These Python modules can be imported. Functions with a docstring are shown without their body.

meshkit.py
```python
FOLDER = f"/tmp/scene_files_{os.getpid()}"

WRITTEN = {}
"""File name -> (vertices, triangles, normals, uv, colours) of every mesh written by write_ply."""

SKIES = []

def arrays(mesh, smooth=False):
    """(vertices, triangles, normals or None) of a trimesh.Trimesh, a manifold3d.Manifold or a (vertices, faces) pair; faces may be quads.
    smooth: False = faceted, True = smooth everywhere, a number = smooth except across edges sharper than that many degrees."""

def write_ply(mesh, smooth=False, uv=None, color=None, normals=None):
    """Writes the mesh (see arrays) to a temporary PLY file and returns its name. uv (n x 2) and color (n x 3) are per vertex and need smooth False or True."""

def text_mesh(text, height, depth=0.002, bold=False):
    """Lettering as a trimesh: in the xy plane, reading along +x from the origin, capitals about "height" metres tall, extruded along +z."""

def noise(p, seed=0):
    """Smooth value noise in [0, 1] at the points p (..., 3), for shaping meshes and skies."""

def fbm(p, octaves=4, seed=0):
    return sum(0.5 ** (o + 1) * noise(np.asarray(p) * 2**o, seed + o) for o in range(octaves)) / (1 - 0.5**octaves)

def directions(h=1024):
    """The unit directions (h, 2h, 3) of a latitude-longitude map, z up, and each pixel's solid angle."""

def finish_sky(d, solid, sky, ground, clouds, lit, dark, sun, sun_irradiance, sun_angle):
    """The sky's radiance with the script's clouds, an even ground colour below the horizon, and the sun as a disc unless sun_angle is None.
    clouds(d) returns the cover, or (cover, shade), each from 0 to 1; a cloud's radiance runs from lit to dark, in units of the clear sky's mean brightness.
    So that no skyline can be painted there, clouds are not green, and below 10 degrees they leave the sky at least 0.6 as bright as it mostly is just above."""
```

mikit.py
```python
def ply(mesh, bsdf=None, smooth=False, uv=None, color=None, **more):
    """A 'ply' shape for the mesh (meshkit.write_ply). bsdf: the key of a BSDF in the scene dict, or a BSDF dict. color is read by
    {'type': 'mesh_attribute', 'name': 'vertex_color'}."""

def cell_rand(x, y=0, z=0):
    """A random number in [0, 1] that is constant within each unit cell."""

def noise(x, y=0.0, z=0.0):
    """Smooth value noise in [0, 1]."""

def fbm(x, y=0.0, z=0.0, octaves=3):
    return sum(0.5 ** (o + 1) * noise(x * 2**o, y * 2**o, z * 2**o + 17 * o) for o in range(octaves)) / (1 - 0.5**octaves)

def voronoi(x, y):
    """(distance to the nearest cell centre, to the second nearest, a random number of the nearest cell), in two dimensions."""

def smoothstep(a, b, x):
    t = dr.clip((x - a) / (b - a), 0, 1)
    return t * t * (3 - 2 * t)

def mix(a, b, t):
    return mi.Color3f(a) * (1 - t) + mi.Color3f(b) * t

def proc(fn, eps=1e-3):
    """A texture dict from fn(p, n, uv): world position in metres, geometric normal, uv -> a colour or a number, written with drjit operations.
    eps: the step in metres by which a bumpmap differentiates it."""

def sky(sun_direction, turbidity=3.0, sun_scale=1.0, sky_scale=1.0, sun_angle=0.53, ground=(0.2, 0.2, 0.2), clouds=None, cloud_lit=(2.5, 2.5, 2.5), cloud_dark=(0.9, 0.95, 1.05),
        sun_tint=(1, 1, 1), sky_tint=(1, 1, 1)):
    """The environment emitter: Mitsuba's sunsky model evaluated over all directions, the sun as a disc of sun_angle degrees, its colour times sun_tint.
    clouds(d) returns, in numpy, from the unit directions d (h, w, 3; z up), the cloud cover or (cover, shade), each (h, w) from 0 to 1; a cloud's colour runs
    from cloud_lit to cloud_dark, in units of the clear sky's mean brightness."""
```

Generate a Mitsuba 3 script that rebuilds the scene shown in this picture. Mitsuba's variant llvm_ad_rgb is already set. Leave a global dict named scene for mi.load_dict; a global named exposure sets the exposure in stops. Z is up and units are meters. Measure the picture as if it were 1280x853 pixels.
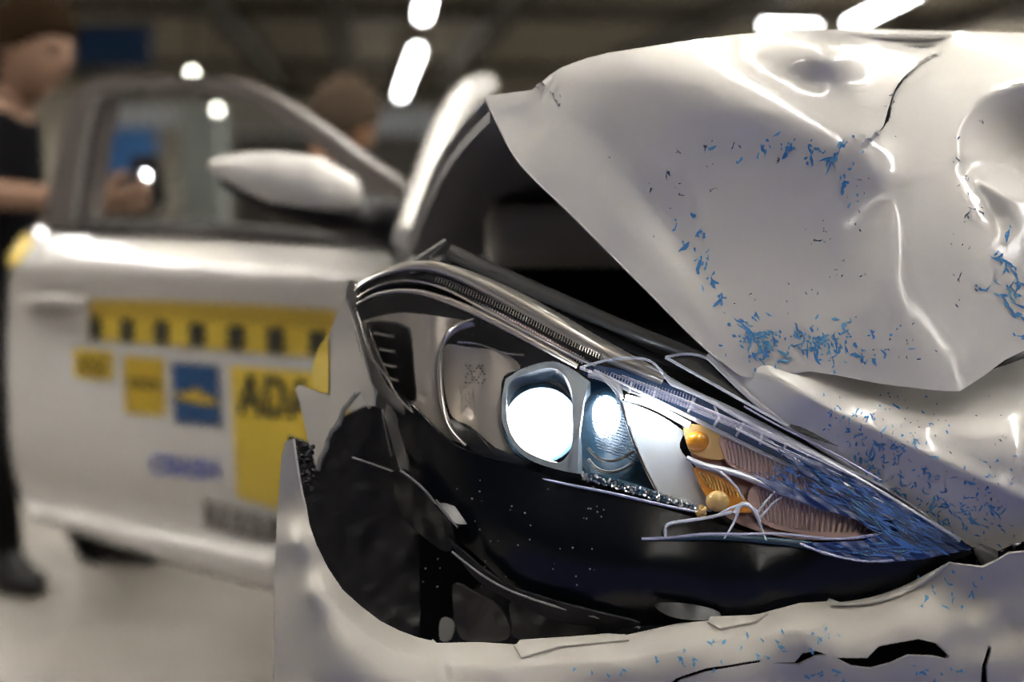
import math, random
import numpy as np, trimesh, shapely, drjit as dr, mitsuba as mi
import manifold3d as m3
import mikit, meshkit
from shapely.geometry import Polygon, Point, LineString
from scipy.spatial import Delaunay
from scipy.interpolate import RBFInterpolator, CubicSpline, PchipInterpolator
from mikit import proc, noise, fbm, voronoi, smoothstep, mix

T = mi.ScalarTransform4f
rng = np.random.default_rng(7)
scene, labels = {}, {}

# ------------------------------------------------------------------ camera, light, exposure
FPX, CAM, PITCH = 1778.0, np.array([0, 0, 1.12]), math.radians(6.25)
FWD = np.array([0, math.cos(PITCH), -math.sin(PITCH)])
UP = np.array([0, math.sin(PITCH), math.cos(PITCH)])
scene['camera'] = {'type': 'thinlens', 'fov': 2 * math.degrees(math.atan(640 / FPX)), 'fov_axis': 'x',
                   'aperture_radius': 0.0118, 'focus_distance': 1.345, 'near_clip': 0.05, 'far_clip': 500.0,
                   'to_world': T().look_at(origin=CAM.tolist(), target=(CAM + FWD).tolist(), up=[0, 0, 1])}
exposure = 0.20
TUBE_L = (36.0, 34.8, 32.8)          # radiance of the ceiling light lines
HALL = math.radians(5.9)             # the hall's long axis against the camera's
H_CEIL = 4.9


# ------------------------------------------------------------------ helpers
def numbered(key):
    if key not in scene and key not in labels:
        return key
    n = 1
    while f'{key}_{n:03d}' in scene or f'{key}_{n:03d}' in labels:
        n += 1
    return f'{key}_{n:03d}'


def thing(name, label, cat, group=None):
    key = numbered(name)
    labels[key] = {'label': label, 'category': cat}
    if group:
        labels[key]['group'] = group
    return key


def part(parent, name, mesh, bsdf, smooth=30, label=None, kind=None, **more):
    key = numbered(parent + '__' + name)
    scene[key] = mikit.ply(mesh, bsdf, smooth, **more)
    if label or kind:
        labels[key] = {k: v for k, v in (('label', label), ('kind', kind)) if v}
    return key


def struct(name, mesh, bsdf, smooth=False, label=None):
    scene[name] = mikit.ply(mesh, bsdf, smooth)
    labels[name] = {'kind': 'structure'}
    if label:
        labels[name]['label'] = label
    return name


def ray(px, py):
    px, py = np.asarray(px, float), np.asarray(py, float)
    return ((px - 640) / FPX)[..., None] * np.array([1.0, 0, 0]) + FWD + ((426.5 - py) / FPX)[..., None] * UP


def at(px, py, Y):
    """The point at distance Y (metres, along the car) that was measured at this place of the photograph."""
    d = ray(px, py)
    return CAM + d * (np.asarray(Y, float) / d[..., 1])[..., None]


def tps(points, smoothing=0.0):
    p = np.array(points, float)
    f = RBFInterpolator(p[:, :2] / 100, p[:, 2], kernel='thin_plate_spline', smoothing=smoothing)
    return lambda x, y: f(np.stack([np.ravel(x), np.ravel(y)], -1) / 100).reshape(np.shape(x))


def dist(px, py, line):
    """Distance to a polyline, the signed side and the position along it (0..1)."""
    L = np.array(line, float)
    best = np.full(np.shape(px), 1e9)
    side, along = np.zeros(np.shape(px)), np.zeros(np.shape(px))
    seg = np.linalg.norm(np.diff(L, axis=0), axis=1)
    cum = np.concatenate([[0], np.cumsum(seg)])
    for k in range(len(L) - 1):
        a, b = L[k], L[k + 1]
        t = np.clip(((px - a[0]) * (b[0] - a[0]) + (py - a[1]) * (b[1] - a[1])) / seg[k] ** 2, 0, 1)
        d = np.hypot(px - a[0] - t * (b[0] - a[0]), py - a[1] - t * (b[1] - a[1]))
        s = np.sign((b[0] - a[0]) * (py - a[1]) - (b[1] - a[1]) * (px - a[0]))
        m = d < best
        best, side, along = np.where(m, d, best), np.where(m, s, side), np.where(m, (cum[k] + t * seg[k]) / cum[-1], along)
    return best, side, along


def fold(px, py, line, amp, w, p=2.0, taper=True):
    d, _, u = dist(px, py, curve(line, 24))
    e = np.exp(-(d / w) ** p)
    t = np.clip(np.minimum(u, 1 - u) * 3.5, 0.0, 1)
    return amp * e * (t * t * (3 - 2 * t) if taper else 1)


def curve(pts, n=40):
    p = np.array(pts, float)
    s = np.concatenate([[0], np.cumsum(np.linalg.norm(np.diff(p, axis=0), axis=1) ** 0.5)])
    return CubicSpline(s, p, bc_type='natural')(np.linspace(0, s[-1], n)) if len(p) > 2 else p[0] + (p[1] - p[0]) * np.linspace(0, 1, n)[:, None]


def smooth_poly(pts, corner=(), n=8):
    """A closed outline through pts, rounded except at the indices in corner."""
    p = np.array(pts, float)
    N, out = len(p), []
    for i in range(N):
        a, b, c, d = p[i - 1], p[i], p[(i + 1) % N], p[(i + 2) % N]
        m1 = (c - b) if i in corner else (c - a) / 2
        m2 = (c - b) if (i + 1) % N in corner else (d - b) / 2
        for t in np.linspace(0, 1, n, endpoint=False):
            out.append((2 * t**3 - 3 * t**2 + 1) * b + (t**3 - 2 * t**2 + t) * m1 + (3 * t**2 - 2 * t**3) * c + (t**3 - t**2) * m2)
    return np.array(out)


def sheet(outline, pos, h=6.0, thick=0.002, holes=(), back=None):
    """A sheet of that outline whose points stand at pos(px, py), with a real thickness behind it."""
    poly = Polygon(outline, holes)
    if not poly.is_valid:
        poly = poly.buffer(0)
    if poly.geom_type != 'Polygon':
        poly = max(poly.geoms, key=lambda g: g.area)
    edge = []
    for ring in [poly.exterior, *poly.interiors]:
        n = max(6, int(ring.length / h * 1.3))
        for k in range(n):
            q = ring.interpolate(k / n, normalized=True)
            edge.append((q.x, q.y))
        for c in list(ring.coords)[:-1]:
            edge.append(c)
    edge = np.array(edge)
    keep = np.ones(len(edge), bool)
    d0 = np.linalg.norm(edge[:, None] - edge[None], axis=2) if len(edge) < 3000 else None
    if d0 is not None:
        for i in range(len(edge)):
            if keep[i]:
                near = np.where(d0[i] < 0.02 * h)[0]
                keep[near[near > i]] = False
    edge = edge[keep]
    x0, y0, x1, y1 = poly.bounds
    gx, gy = np.meshgrid(np.arange(x0, x1, h), np.arange(y0, y1, h * 0.866))
    gx = gx + (np.arange(len(gx)) % 2)[:, None] * h / 2
    g = np.stack([gx.ravel(), gy.ravel()], 1)
    inner = poly.buffer(-0.45 * h)
    if not inner.is_empty:
        g = g[shapely.contains_xy(inner, g[:, 0], g[:, 1])]
    else:
        g = g[:0]
    pts = np.vstack([edge, g])
    tri = Delaunay(pts).simplices
    c = pts[tri].mean(1)
    a = pts[tri]
    area = 0.5 * np.abs((a[:, 1, 0] - a[:, 0, 0]) * (a[:, 2, 1] - a[:, 0, 1]) - (a[:, 1, 1] - a[:, 0, 1]) * (a[:, 2, 0] - a[:, 0, 0]))
    tri = tri[shapely.contains_xy(poly.buffer(1e-3), c[:, 0], c[:, 1]) & (area > 1e-4)]
    v = pos(pts[:, 0], pts[:, 1])
    n = np.cross(v[tri[:, 1]] - v[tri[:, 0]], v[tri[:, 2]] - v[tri[:, 0]])
    flip = (n * (v[tri].mean(1) - CAM)).sum(1) > 0
    tri[flip] = tri[flip][:, ::-1]
    vn = np.zeros_like(v)
    n = np.cross(v[tri[:, 1]] - v[tri[:, 0]], v[tri[:, 2]] - v[tri[:, 0]])
    for k in range(3):
        np.add.at(vn, tri[:, k], n)
    vn /= np.linalg.norm(vn, axis=1, keepdims=True) + 1e-12
    w = v - vn * thick if back is None else v + np.asarray(back)
    e = np.sort(np.vstack([tri[:, [0, 1]], tri[:, [1, 2]], tri[:, [2, 0]]]), axis=1)
    od = np.vstack([tri[:, [0, 1]], tri[:, [1, 2]], tri[:, [2, 0]]])
    _, inv, cnt = np.unique(e, axis=0, return_inverse=True, return_counts=True)
    b = od[cnt[inv.ravel()] == 1]
    N = len(v)
    f = np.vstack([tri, tri[:, ::-1] + N, np.stack([b[:, 1], b[:, 0], b[:, 0] + N], 1), np.stack([b[:, 1], b[:, 0] + N, b[:, 1] + N], 1)])
    return trimesh.Trimesh(np.vstack([v, w]), f, process=False)


def tube(p, r, sides=8, cap=True):
    p = np.asarray(p, float)
    r = np.broadcast_to(r, (len(p),))
    t = np.gradient(p, axis=0)
    t /= np.linalg.norm(t, axis=1, keepdims=True) + 1e-12
    a = np.cross(t, np.where(np.abs(t[:, 2:]) < 0.9, [0, 0, 1.0], [1.0, 0, 0]))
    a /= np.linalg.norm(a, axis=1, keepdims=True) + 1e-12
    b = np.cross(t, a)
    ang = np.arange(sides) * 2 * np.pi / sides
    v = (p[:, None] + r[:, None, None] * (np.cos(ang)[None, :, None] * a[:, None] + np.sin(ang)[None, :, None] * b[:, None])).reshape(-1, 3)
    i, j = np.meshgrid(np.arange(len(p) - 1), np.arange(sides), indexing='ij')
    q = np.stack([i * sides + j, i * sides + (j + 1) % sides, (i + 1) * sides + (j + 1) % sides, (i + 1) * sides + j], -1).reshape(-1, 4)
    f = np.vstack([q[:, [0, 1, 2]], q[:, [0, 2, 3]]])
    if cap:
        N = len(v)
        v = np.vstack([v, p[0], p[-1]])
        k = np.arange(sides)
        f = np.vstack([f, np.stack([np.full(sides, N), (k + 1) % sides, k], 1), np.stack([np.full(sides, N + 1), (len(p) - 1) * sides + k, (len(p) - 1) * sides + (k + 1) % sides], 1)])
    m = trimesh.Trimesh(v, f, process=False)
    m.fix_normals()
    return m


def strip(line, pos, w, thick=0.003, bulge=0.0, n=60, m=5):
    """A moulding of width w (pixels of the survey, a number or one per point of the line) along a line."""
    L = curve(line, n)
    t = np.gradient(L, axis=0)
    t /= np.linalg.norm(t, axis=1, keepdims=True)
    nn = np.stack([-t[:, 1], t[:, 0]], 1)
    W = np.interp(np.linspace(0, 1, n), np.linspace(0, 1, np.size(w)), np.atleast_1d(w))
    u = np.linspace(-0.5, 0.5, m)
    P = L[:, None] + nn[:, None] * (u[None, :, None] * W[:, None, None])
    v = pos(P[..., 0], P[..., 1])
    d = v - CAM
    d /= np.linalg.norm(d, axis=-1, keepdims=True)
    front = v - d * (bulge * (1 - (2 * u) ** 2))[None, :, None]
    rear = v + d * thick
    V = np.vstack([front.reshape(-1, 3), rear.reshape(-1, 3)])
    N, f = n * m, []
    idx = np.arange(N).reshape(n, m)
    q = np.stack([idx[:-1, :-1], idx[:-1, 1:], idx[1:, 1:], idx[1:, :-1]], -1).reshape(-1, 4)
    f += [q, q[:, ::-1] + N]
    for c in (idx[:, 0], idx[:, -1][::-1], idx[-1, :], idx[0, ::-1]):
        f.append(np.stack([c[:-1], c[1:], c[1:] + N, c[:-1] + N], -1))
    f = np.vstack(f)
    mesh = trimesh.Trimesh(V, np.vstack([f[:, [0, 1, 2]], f[:, [0, 2, 3]]]), process=False)
    mesh.fix_normals()
    return mesh


def join(ms):
    return trimesh.util.concatenate(ms)


def box(lo, hi):
    lo, hi = np.array(lo, float), np.array(hi, float)
    m = trimesh.creation.box(hi - lo)
    m.apply_translation((lo + hi) / 2)
    return m


def rbox(lo, hi, r=0.02, seg=8):
    lo, hi = np.array(lo, float) + r, np.array(hi, float) - r
    s = m3.Manifold.sphere(r, seg)
    return m3.Manifold.batch_hull([s.translate([x, y, z]) for x in (lo[0], hi[0]) for y in (lo[1], hi[1]) for z in (lo[2], hi[2])])


def tm(man):
    m = man.to_mesh()
    return trimesh.Trimesh(m.vert_properties[:, :3], m.tri_verts, process=True)


def hull_body(bones, res=0.02, it=12):
    """One continuous surface from bones [(a, ra, b, rb), ...]."""
    ms = []
    for a, ra, b, rb in bones:
        ms.append(m3.Manifold.batch_hull([m3.Manifold.sphere(ra, 20).translate(list(map(float, a))), m3.Manifold.sphere(rb, 20).translate(list(map(float, b)))]))
    m = m3.Manifold.batch_boolean(ms, m3.OpType.Add).refine_to_length(res)
    t = tm(m)
    trimesh.smoothing.filter_taubin(t, lamb=0.5, nu=0.52, iterations=it)
    return t


def hall(x, y, z=0.0):
    """Hall axes to world: y along the hall, x across."""
    c, s = math.cos(HALL), math.sin(HALL)
    return np.array([c * x - s * y, s * x + c * y, z])


def hall_box(lo, hi):
    m = box(lo, hi)
    m.apply_transform(trimesh.transformations.rotation_matrix(HALL, [0, 0, 1]))
    return m


# ------------------------------------------------------------------ materials
def rgb(*c):
    return {'type': 'rgb', 'value': list(map(float, c))}


def mat(key, **kw):
    scene[key] = {'type': 'twosided', 'bsdf': {'type': 'principled', **kw}}


def rough(key, color, a=0.1, ior=1.5):
    scene[key] = {'type': 'twosided', 'bsdf': {'type': 'roughplastic', 'diffuse_reflectance': rgb(*color) if isinstance(color, tuple) else color,
                                               'alpha': a, 'int_ior': ior, 'distribution': 'ggx', 'nonlinear': False}}


rough('m_paint', (0.70, 0.683, 0.662), 0.012, 1.5)
rough('m_plastic_white', (0.66, 0.63, 0.585), 0.3, 1.38)
rough('m_black_gloss', (0.003, 0.004, 0.006), 0.05, 1.33)
rough('m_black', (0.006, 0.006, 0.008), 0.3, 1.33)
rough('m_black_matt', (0.003, 0.003, 0.004), 0.5, 1.2)
rough('m_dark_grey', (0.055, 0.052, 0.05), 0.3, 1.45)
rough('m_liner', (0.22, 0.215, 0.22), 0.35, 1.45)
rough('m_seal_grey', (0.42, 0.40, 0.385), 0.35, 1.45)
rough('m_grey_plastic', (0.20, 0.20, 0.20), 0.25, 1.45)
rough('m_frame', (0.11, 0.095, 0.09), 0.2, 1.5)
rough('m_guide', (0.03, 0.085, 0.22), 0.12, 1.5)
rough('m_cavity', (0.006, 0.007, 0.009), 0.1, 1.45)
rough('m_navy', (0.02, 0.055, 0.09), 0.08, 1.45)
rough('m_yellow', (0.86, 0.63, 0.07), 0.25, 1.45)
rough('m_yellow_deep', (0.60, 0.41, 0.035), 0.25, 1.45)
rough('m_ink', (0.02, 0.018, 0.012), 0.25, 1.45)
rough('m_ink_soft', (0.20, 0.13, 0.015), 0.25, 1.45)
rough('m_blue', (0.006, 0.05, 0.15), 0.25, 1.45)
rough('m_text_blue', (0.06, 0.11, 0.48), 0.3, 1.45)
rough('m_label_grey', (0.14, 0.13, 0.11), 0.3, 1.45)
rough('m_decal_white', (0.62, 0.60, 0.56), 0.25, 1.45)
rough('m_led_white', (0.80, 0.84, 0.88), 0.15, 1.5)
rough('m_crack_blue', (0.06, 0.28, 0.60), 0.3, 1.45)
rough('m_crack_cyan', (0.14, 0.42, 0.66), 0.3, 1.45)
rough('m_crack_dark', (0.03, 0.05, 0.12), 0.3, 1.45)
rough('m_smear_blue', (0.02, 0.11, 0.42), 0.2, 1.5)
rough('m_smear_deep', (0.006, 0.026, 0.125), 0.12, 1.5)
rough('m_rubber', (0.012, 0.012, 0.012), 0.5, 1.4)
scene['m_shirt'] = {'type': 'diffuse', 'reflectance': rgb(0.006, 0.006, 0.007)}
scene['m_trousers'] = {'type': 'diffuse', 'reflectance': rgb(0.006, 0.006, 0.006)}
rough('m_shoe', (0.010, 0.010, 0.011), 0.4, 1.4)
scene['m_hair'] = {'type': 'diffuse', 'reflectance': rgb(0.016, 0.010, 0.006)}
scene['m_hair_brown'] = {'type': 'diffuse', 'reflectance': rgb(0.05, 0.037, 0.027)}
rough('m_skin', (0.36, 0.215, 0.145), 0.45, 1.35)
rough('m_skin_warm', (0.46, 0.24, 0.13), 0.4, 1.4)
scene['m_shirt_brown'] = {'type': 'diffuse', 'reflectance': rgb(0.02, 0.016, 0.014)}
mat('m_bezel', base_color=rgb(0.66, 0.605, 0.545), metallic=0.5, roughness=0.3)
mat('m_chrome', base_color=rgb(0.86, 0.85, 0.84), metallic=1.0, roughness=0.14)
mat('m_shroud', base_color=rgb(0.72, 0.82, 0.88), metallic=0.45, roughness=0.2)
mat('m_satin', base_color=rgb(0.74, 0.72, 0.69), metallic=0.9, roughness=0.2)
mat('m_reflector', base_color=rgb(0.88, 0.90, 0.92), metallic=0.6, roughness=0.35)
mat('m_top', base_color=rgb(0.60, 0.57, 0.53), metallic=0.55, roughness=0.16)
mat('m_steel', base_color=rgb(0.16, 0.16, 0.16), metallic=0.6, roughness=0.35)
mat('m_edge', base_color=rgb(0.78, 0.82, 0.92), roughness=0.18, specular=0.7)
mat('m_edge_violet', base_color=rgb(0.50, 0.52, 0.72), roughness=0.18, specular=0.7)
mat('m_amber', base_color=rgb(0.95, 0.36, 0.03), roughness=0.15, specular=0.6)
mat('m_amber_pale', base_color=rgb(0.92, 0.60, 0.22), roughness=0.15, specular=0.6)
mat('m_rib_pink', base_color=rgb(0.80, 0.66, 0.66), roughness=0.18, metallic=0.35, specular=0.6)
mat('m_rib_brown', base_color=rgb(0.50, 0.33, 0.31), roughness=0.2, metallic=0.35, specular=0.6)
mat('m_carpet', base_color=rgb(0.07, 0.085, 0.22), roughness=0.9, specular=0.1)
scene['m_lens'] = {'type': 'thindielectric', 'int_ior': 1.5}
scene['m_glass'] = {'type': 'thindielectric', 'int_ior': 1.5}

rough('m_ceiling', proc(lambda p, n, uv: mix((0.46, 0.415, 0.325), (0.54, 0.49, 0.385), fbm(p.x * 0.35, p.y * 0.2, 0.0, 3))), 0.5, 1.3)
rough('m_girder', (0.09, 0.078, 0.058), 0.5, 1.3)
rough('m_wall', (0.30, 0.28, 0.235), 0.5, 1.3)
rough('m_wall_grey', (0.50, 0.53, 0.56), 0.5, 1.3)
rough('m_reservoir', (0.55, 0.53, 0.48), 0.4, 1.4)
rough('m_wall_dark', (0.07, 0.063, 0.055), 0.5, 1.3)
rough('m_pillar', (0.60, 0.66, 0.63), 0.5, 1.3)
rough('m_banner', (0.006, 0.05, 0.15), 0.4, 1.4)
rough('m_banner_bright', (0.02, 0.17, 0.48), 0.4, 1.4)
rough('m_floor', proc(lambda p, n, uv: mix((0.215, 0.20, 0.18), (0.30, 0.28, 0.255), smoothstep(0.3, 0.7, fbm(p.x * 1.7, p.y * 1.3, 0.0, 4)))), 0.16, 1.5)

# ------------------------------------------------------------------ the hall
struct('floor', hall_box((-24, -22, -0.1), (24, 62, 0)), 'm_floor')
struct('ceiling', hall_box((-24, -22, H_CEIL), (24, 62, H_CEIL + 0.2)), 'm_ceiling')
struct('wall_back', hall_box((-24, 58, 0), (24, 58.3, H_CEIL)), 'm_wall')
struct('wall_front', hall_box((-24, -20.3, 0), (24, -20, H_CEIL)), 'm_wall')
struct('wall_left', hall_box((-24.3, -20, 0), (-24, 58, H_CEIL)), 'm_wall')
struct('wall_right', hall_box((24, -20, 0), (24.3, 58, H_CEIL)), 'm_wall')
for x in (-13.5, -9.0, -2.9, -0.5, 2.9, 7.6, 13.0, 17.5):
    part('ceiling', 'girder', hall_box((x - 0.22, -20, H_CEIL - 0.42), (x + 0.22, 58, H_CEIL)), 'm_girder', False)
for y in (14.0, 24.5, 30.5, 45.0):
    part('ceiling', 'cross_beam', hall_box((-24, y - 0.2, H_CEIL - 0.26), (24, y + 0.2, H_CEIL - 0.01)), 'm_girder', False)

t = thing('carpet', 'dark blue carpet on the floor in front of the car', 'carpet')
part(t, 'pile', rbox((-1.6, -5.5, 0.0), (6.5, 1.15, 0.014), 0.005), 'm_carpet', False)
EMIT = {'type': 'area', 'radiance': rgb(*TUBE_L)}


def light_line(A, B, label, w=0.17, L=1.0):
    """A hanging light line between two points under the ceiling: a glowing bar with end caps on thin rods."""
    t = thing('ceiling_light', label, 'ceiling light', 'light lines under the hall ceiling')
    A, B = np.array(A, float), np.array(B, float)
    l = np.linalg.norm(B - A)
    M = np.eye(4)
    M[:3, 1] = (B - A) / l
    M[:3, 0] = np.cross(M[:3, 1], [0, 0, 1])
    M[:3, 3] = A

    def put(lo, hi):
        m = box(lo, hi)
        m.apply_transform(M)
        return m
    part(t, 'tube', put((-w / 2, 0.05, -0.05), (w / 2, l - 0.05, 0.03)), 'm_led_white', False, emitter={'type': 'area', 'radiance': rgb(*[c * L for c in TUBE_L])})
    if label.find('outside') < 0:
        part(t, 'housing', put((-w / 2 - 0.03, 0.0, 0.035), (w / 2 + 0.03, l, 0.075)), 'm_grey_plastic', False)
    for y in (0.0, l - 0.05):
        part(t, 'end_cap', put((-w / 2 - 0.01, y, -0.06), (w / 2 + 0.01, y + 0.05, 0.04)), 'm_grey_plastic', False)
    for q in (0.12, 0.88):
        part(t, 'rod', put((-0.008, l * q - 0.008, 0.03), (0.008, l * q + 0.008, H_CEIL - A[2] - 0.003)), 'm_girder', False)


ZL = H_CEIL - 0.55
light_line(at(500, 120, 50.5), at(524, 56, 32.4), 'long bright light line, the lower one above the open car door')
light_line(at(528, 22, 27.3), at(545, -60, 19.6), 'bright light line at the top edge, above the other line over the car')
light_line(at(1062, 30, 28.4), at(1150, -14, 23.3), 'slanting bright light line at the top right above the hood')
light_line(at(948, 31, 27.0), at(1024, 33, 27.2), 'flat bright light line just above the edge of the hood', 0.12, 0.8)
for x, y0, y1 in ((1.2, -12, -3.5), (1.2, -3.0, 8.5), (4.2, -1.0, 8.5), (9.0, 8, 20), (-3.9, 0.5, 11)):
    light_line(hall(x, y0, ZL), hall(x, y1, ZL), 'ceiling light line outside the view', 0.10 if x > 0 else 0.22, 1.7 if y1 > 0 else 1.0)
for x in (-17.5, 18.5):
    for y in (20, 39):
        light_line(hall(x, y, ZL - 0.5), hall(x, y + 17, ZL - 0.5), 'ceiling light line outside the view', 0.5, 2.6)


def lamp(px, py, Y, r, label, L=34):
    t = thing('round_lamp', label, 'lamp', 'small round lamps at the end of the hall')
    c = at(px, py, Y)
    s = trimesh.creation.icosphere(2, r)
    s.apply_translation(c)
    part(t, 'globe', s, 'm_led_white', True, emitter={'type': 'area', 'radiance': rgb(L, L * 0.92, L * 0.62)})
    part(t, 'rod', tube([c + [0, 0, r * 0.9], [c[0], c[1], H_CEIL - 0.005]], 0.02, 6), 'm_girder', True)


lamp(240, 91, 17, 0.032, 'round glowing lamp just above the roof of the open car door')
lamp(272, 137, 17, 0.032, 'round glowing lamp seen through the window of the open car door')
lamp(-3, 20, 17, 0.032, 'round glowing lamp behind the head of the man in black')

# far end of the hall
t = thing('partition', 'grey exhibition partition wall behind the open car door', 'partition')
a, b = at(455, 150, 30), at(640, 150, 30)
part(t, 'panel', box((a[0], 29.9, 0), ((a[0] + b[0]) / 2 - 0.03, 30.1, at(0, 136, 30)[2])), 'm_wall_grey', False)
part(t, 'panel', box(((a[0] + b[0]) / 2 + 0.03, 29.9, 0), (b[0] + 3, 30.1, at(0, 140, 30)[2])), 'm_wall_grey', False)
part(t, 'plinth', box((a[0], 29.6, 0), (b[0] + 3, 29.88, at(0, 196, 29.6)[2])), 'm_wall_dark', False)
t = thing('display_column', 'pale grey-green display column seen through the window of the car door', 'column')
a, b = at(226, 180, 20), at(275, 180, 20)
part(t, 'shaft', rbox((a[0], 20, 0.12), (b[0], 20 + b[0] - a[0], at(0, 128, 20)[2]), 0.03), 'm_pillar', 30)
part(t, 'base', box((a[0] - 0.05, 19.95, 0), (b[0] + 0.05, 20.1 + b[0] - a[0], 0.15)), 'm_wall_grey', False)
t = thing('banner', 'dark blue banner hanging above the car door, right of the man', 'banner')
a, b = at(92, 30, 22), at(190, 82, 22)
part(t, 'cloth', box((a[0], 22, b[2]), (b[0], 22.03, a[2])), 'm_banner', False)
part(t, 'rail', tube([[a[0] - .1, 22.01, a[2]], [b[0] + .1, 22.01, a[2]]], 0.03, 8), 'm_girder')
for q in (a[0], b[0]):
    part(t, 'cord', tube([[q, 22.01, a[2]], [q, 22.01, H_CEIL]], 0.012, 6), 'm_girder')
t = thing('display_stand', 'bright blue display stand with a grey top seen through the car window', 'display stand')
a, b = at(112, 172, 16), at(196, 260, 16)
part(t, 'panel', box((a[0], 16, at(0, 214, 16)[2]), (b[0], 16.1, at(0, 160, 16)[2])), 'm_banner_bright', False)
part(t, 'lower_panel', box((a[0], 16.01, 0.05), (b[0], 16.09, at(0, 214, 16)[2])), 'm_wall_dark', False)
part(t, 'header', box((a[0] - .1, 15.97, at(0, 160, 16)[2]), (b[0] + .25, 16.13, at(0, 130, 16)[2])), 'm_wall_grey', False)
part(t, 'foot', box((a[0] - .1, 15.7, 0), (b[0] + .1, 16.4, 0.05)), 'm_wall_dark', False)
t = thing('cabinet', 'dark cabinet at the end of the hall behind the mirror', 'cabinet')
a, b = at(290, 150, 24), at(560, 215, 24)
part(t, 'body', box((a[0], 24, 0.05), (b[0], 24.5, at(0, 168, 24)[2])), 'm_wall_dark', False)
part(t, 'top', box((a[0] - .05, 23.95, at(0, 168, 24)[2]), (b[0] + .05, 24.55, at(0, 164, 24)[2])), 'm_wall_grey', False)
part(t, 'plinth', box((a[0] + .1, 24.1, 0), (b[0] - .1, 24.4, 0.05)), 'm_wall_dark', False)


# ------------------------------------------------------------------ the crashed car
car = thing('car', 'white crash-tested car with crumpled hood, broken lit headlight and open door', 'car')


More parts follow.
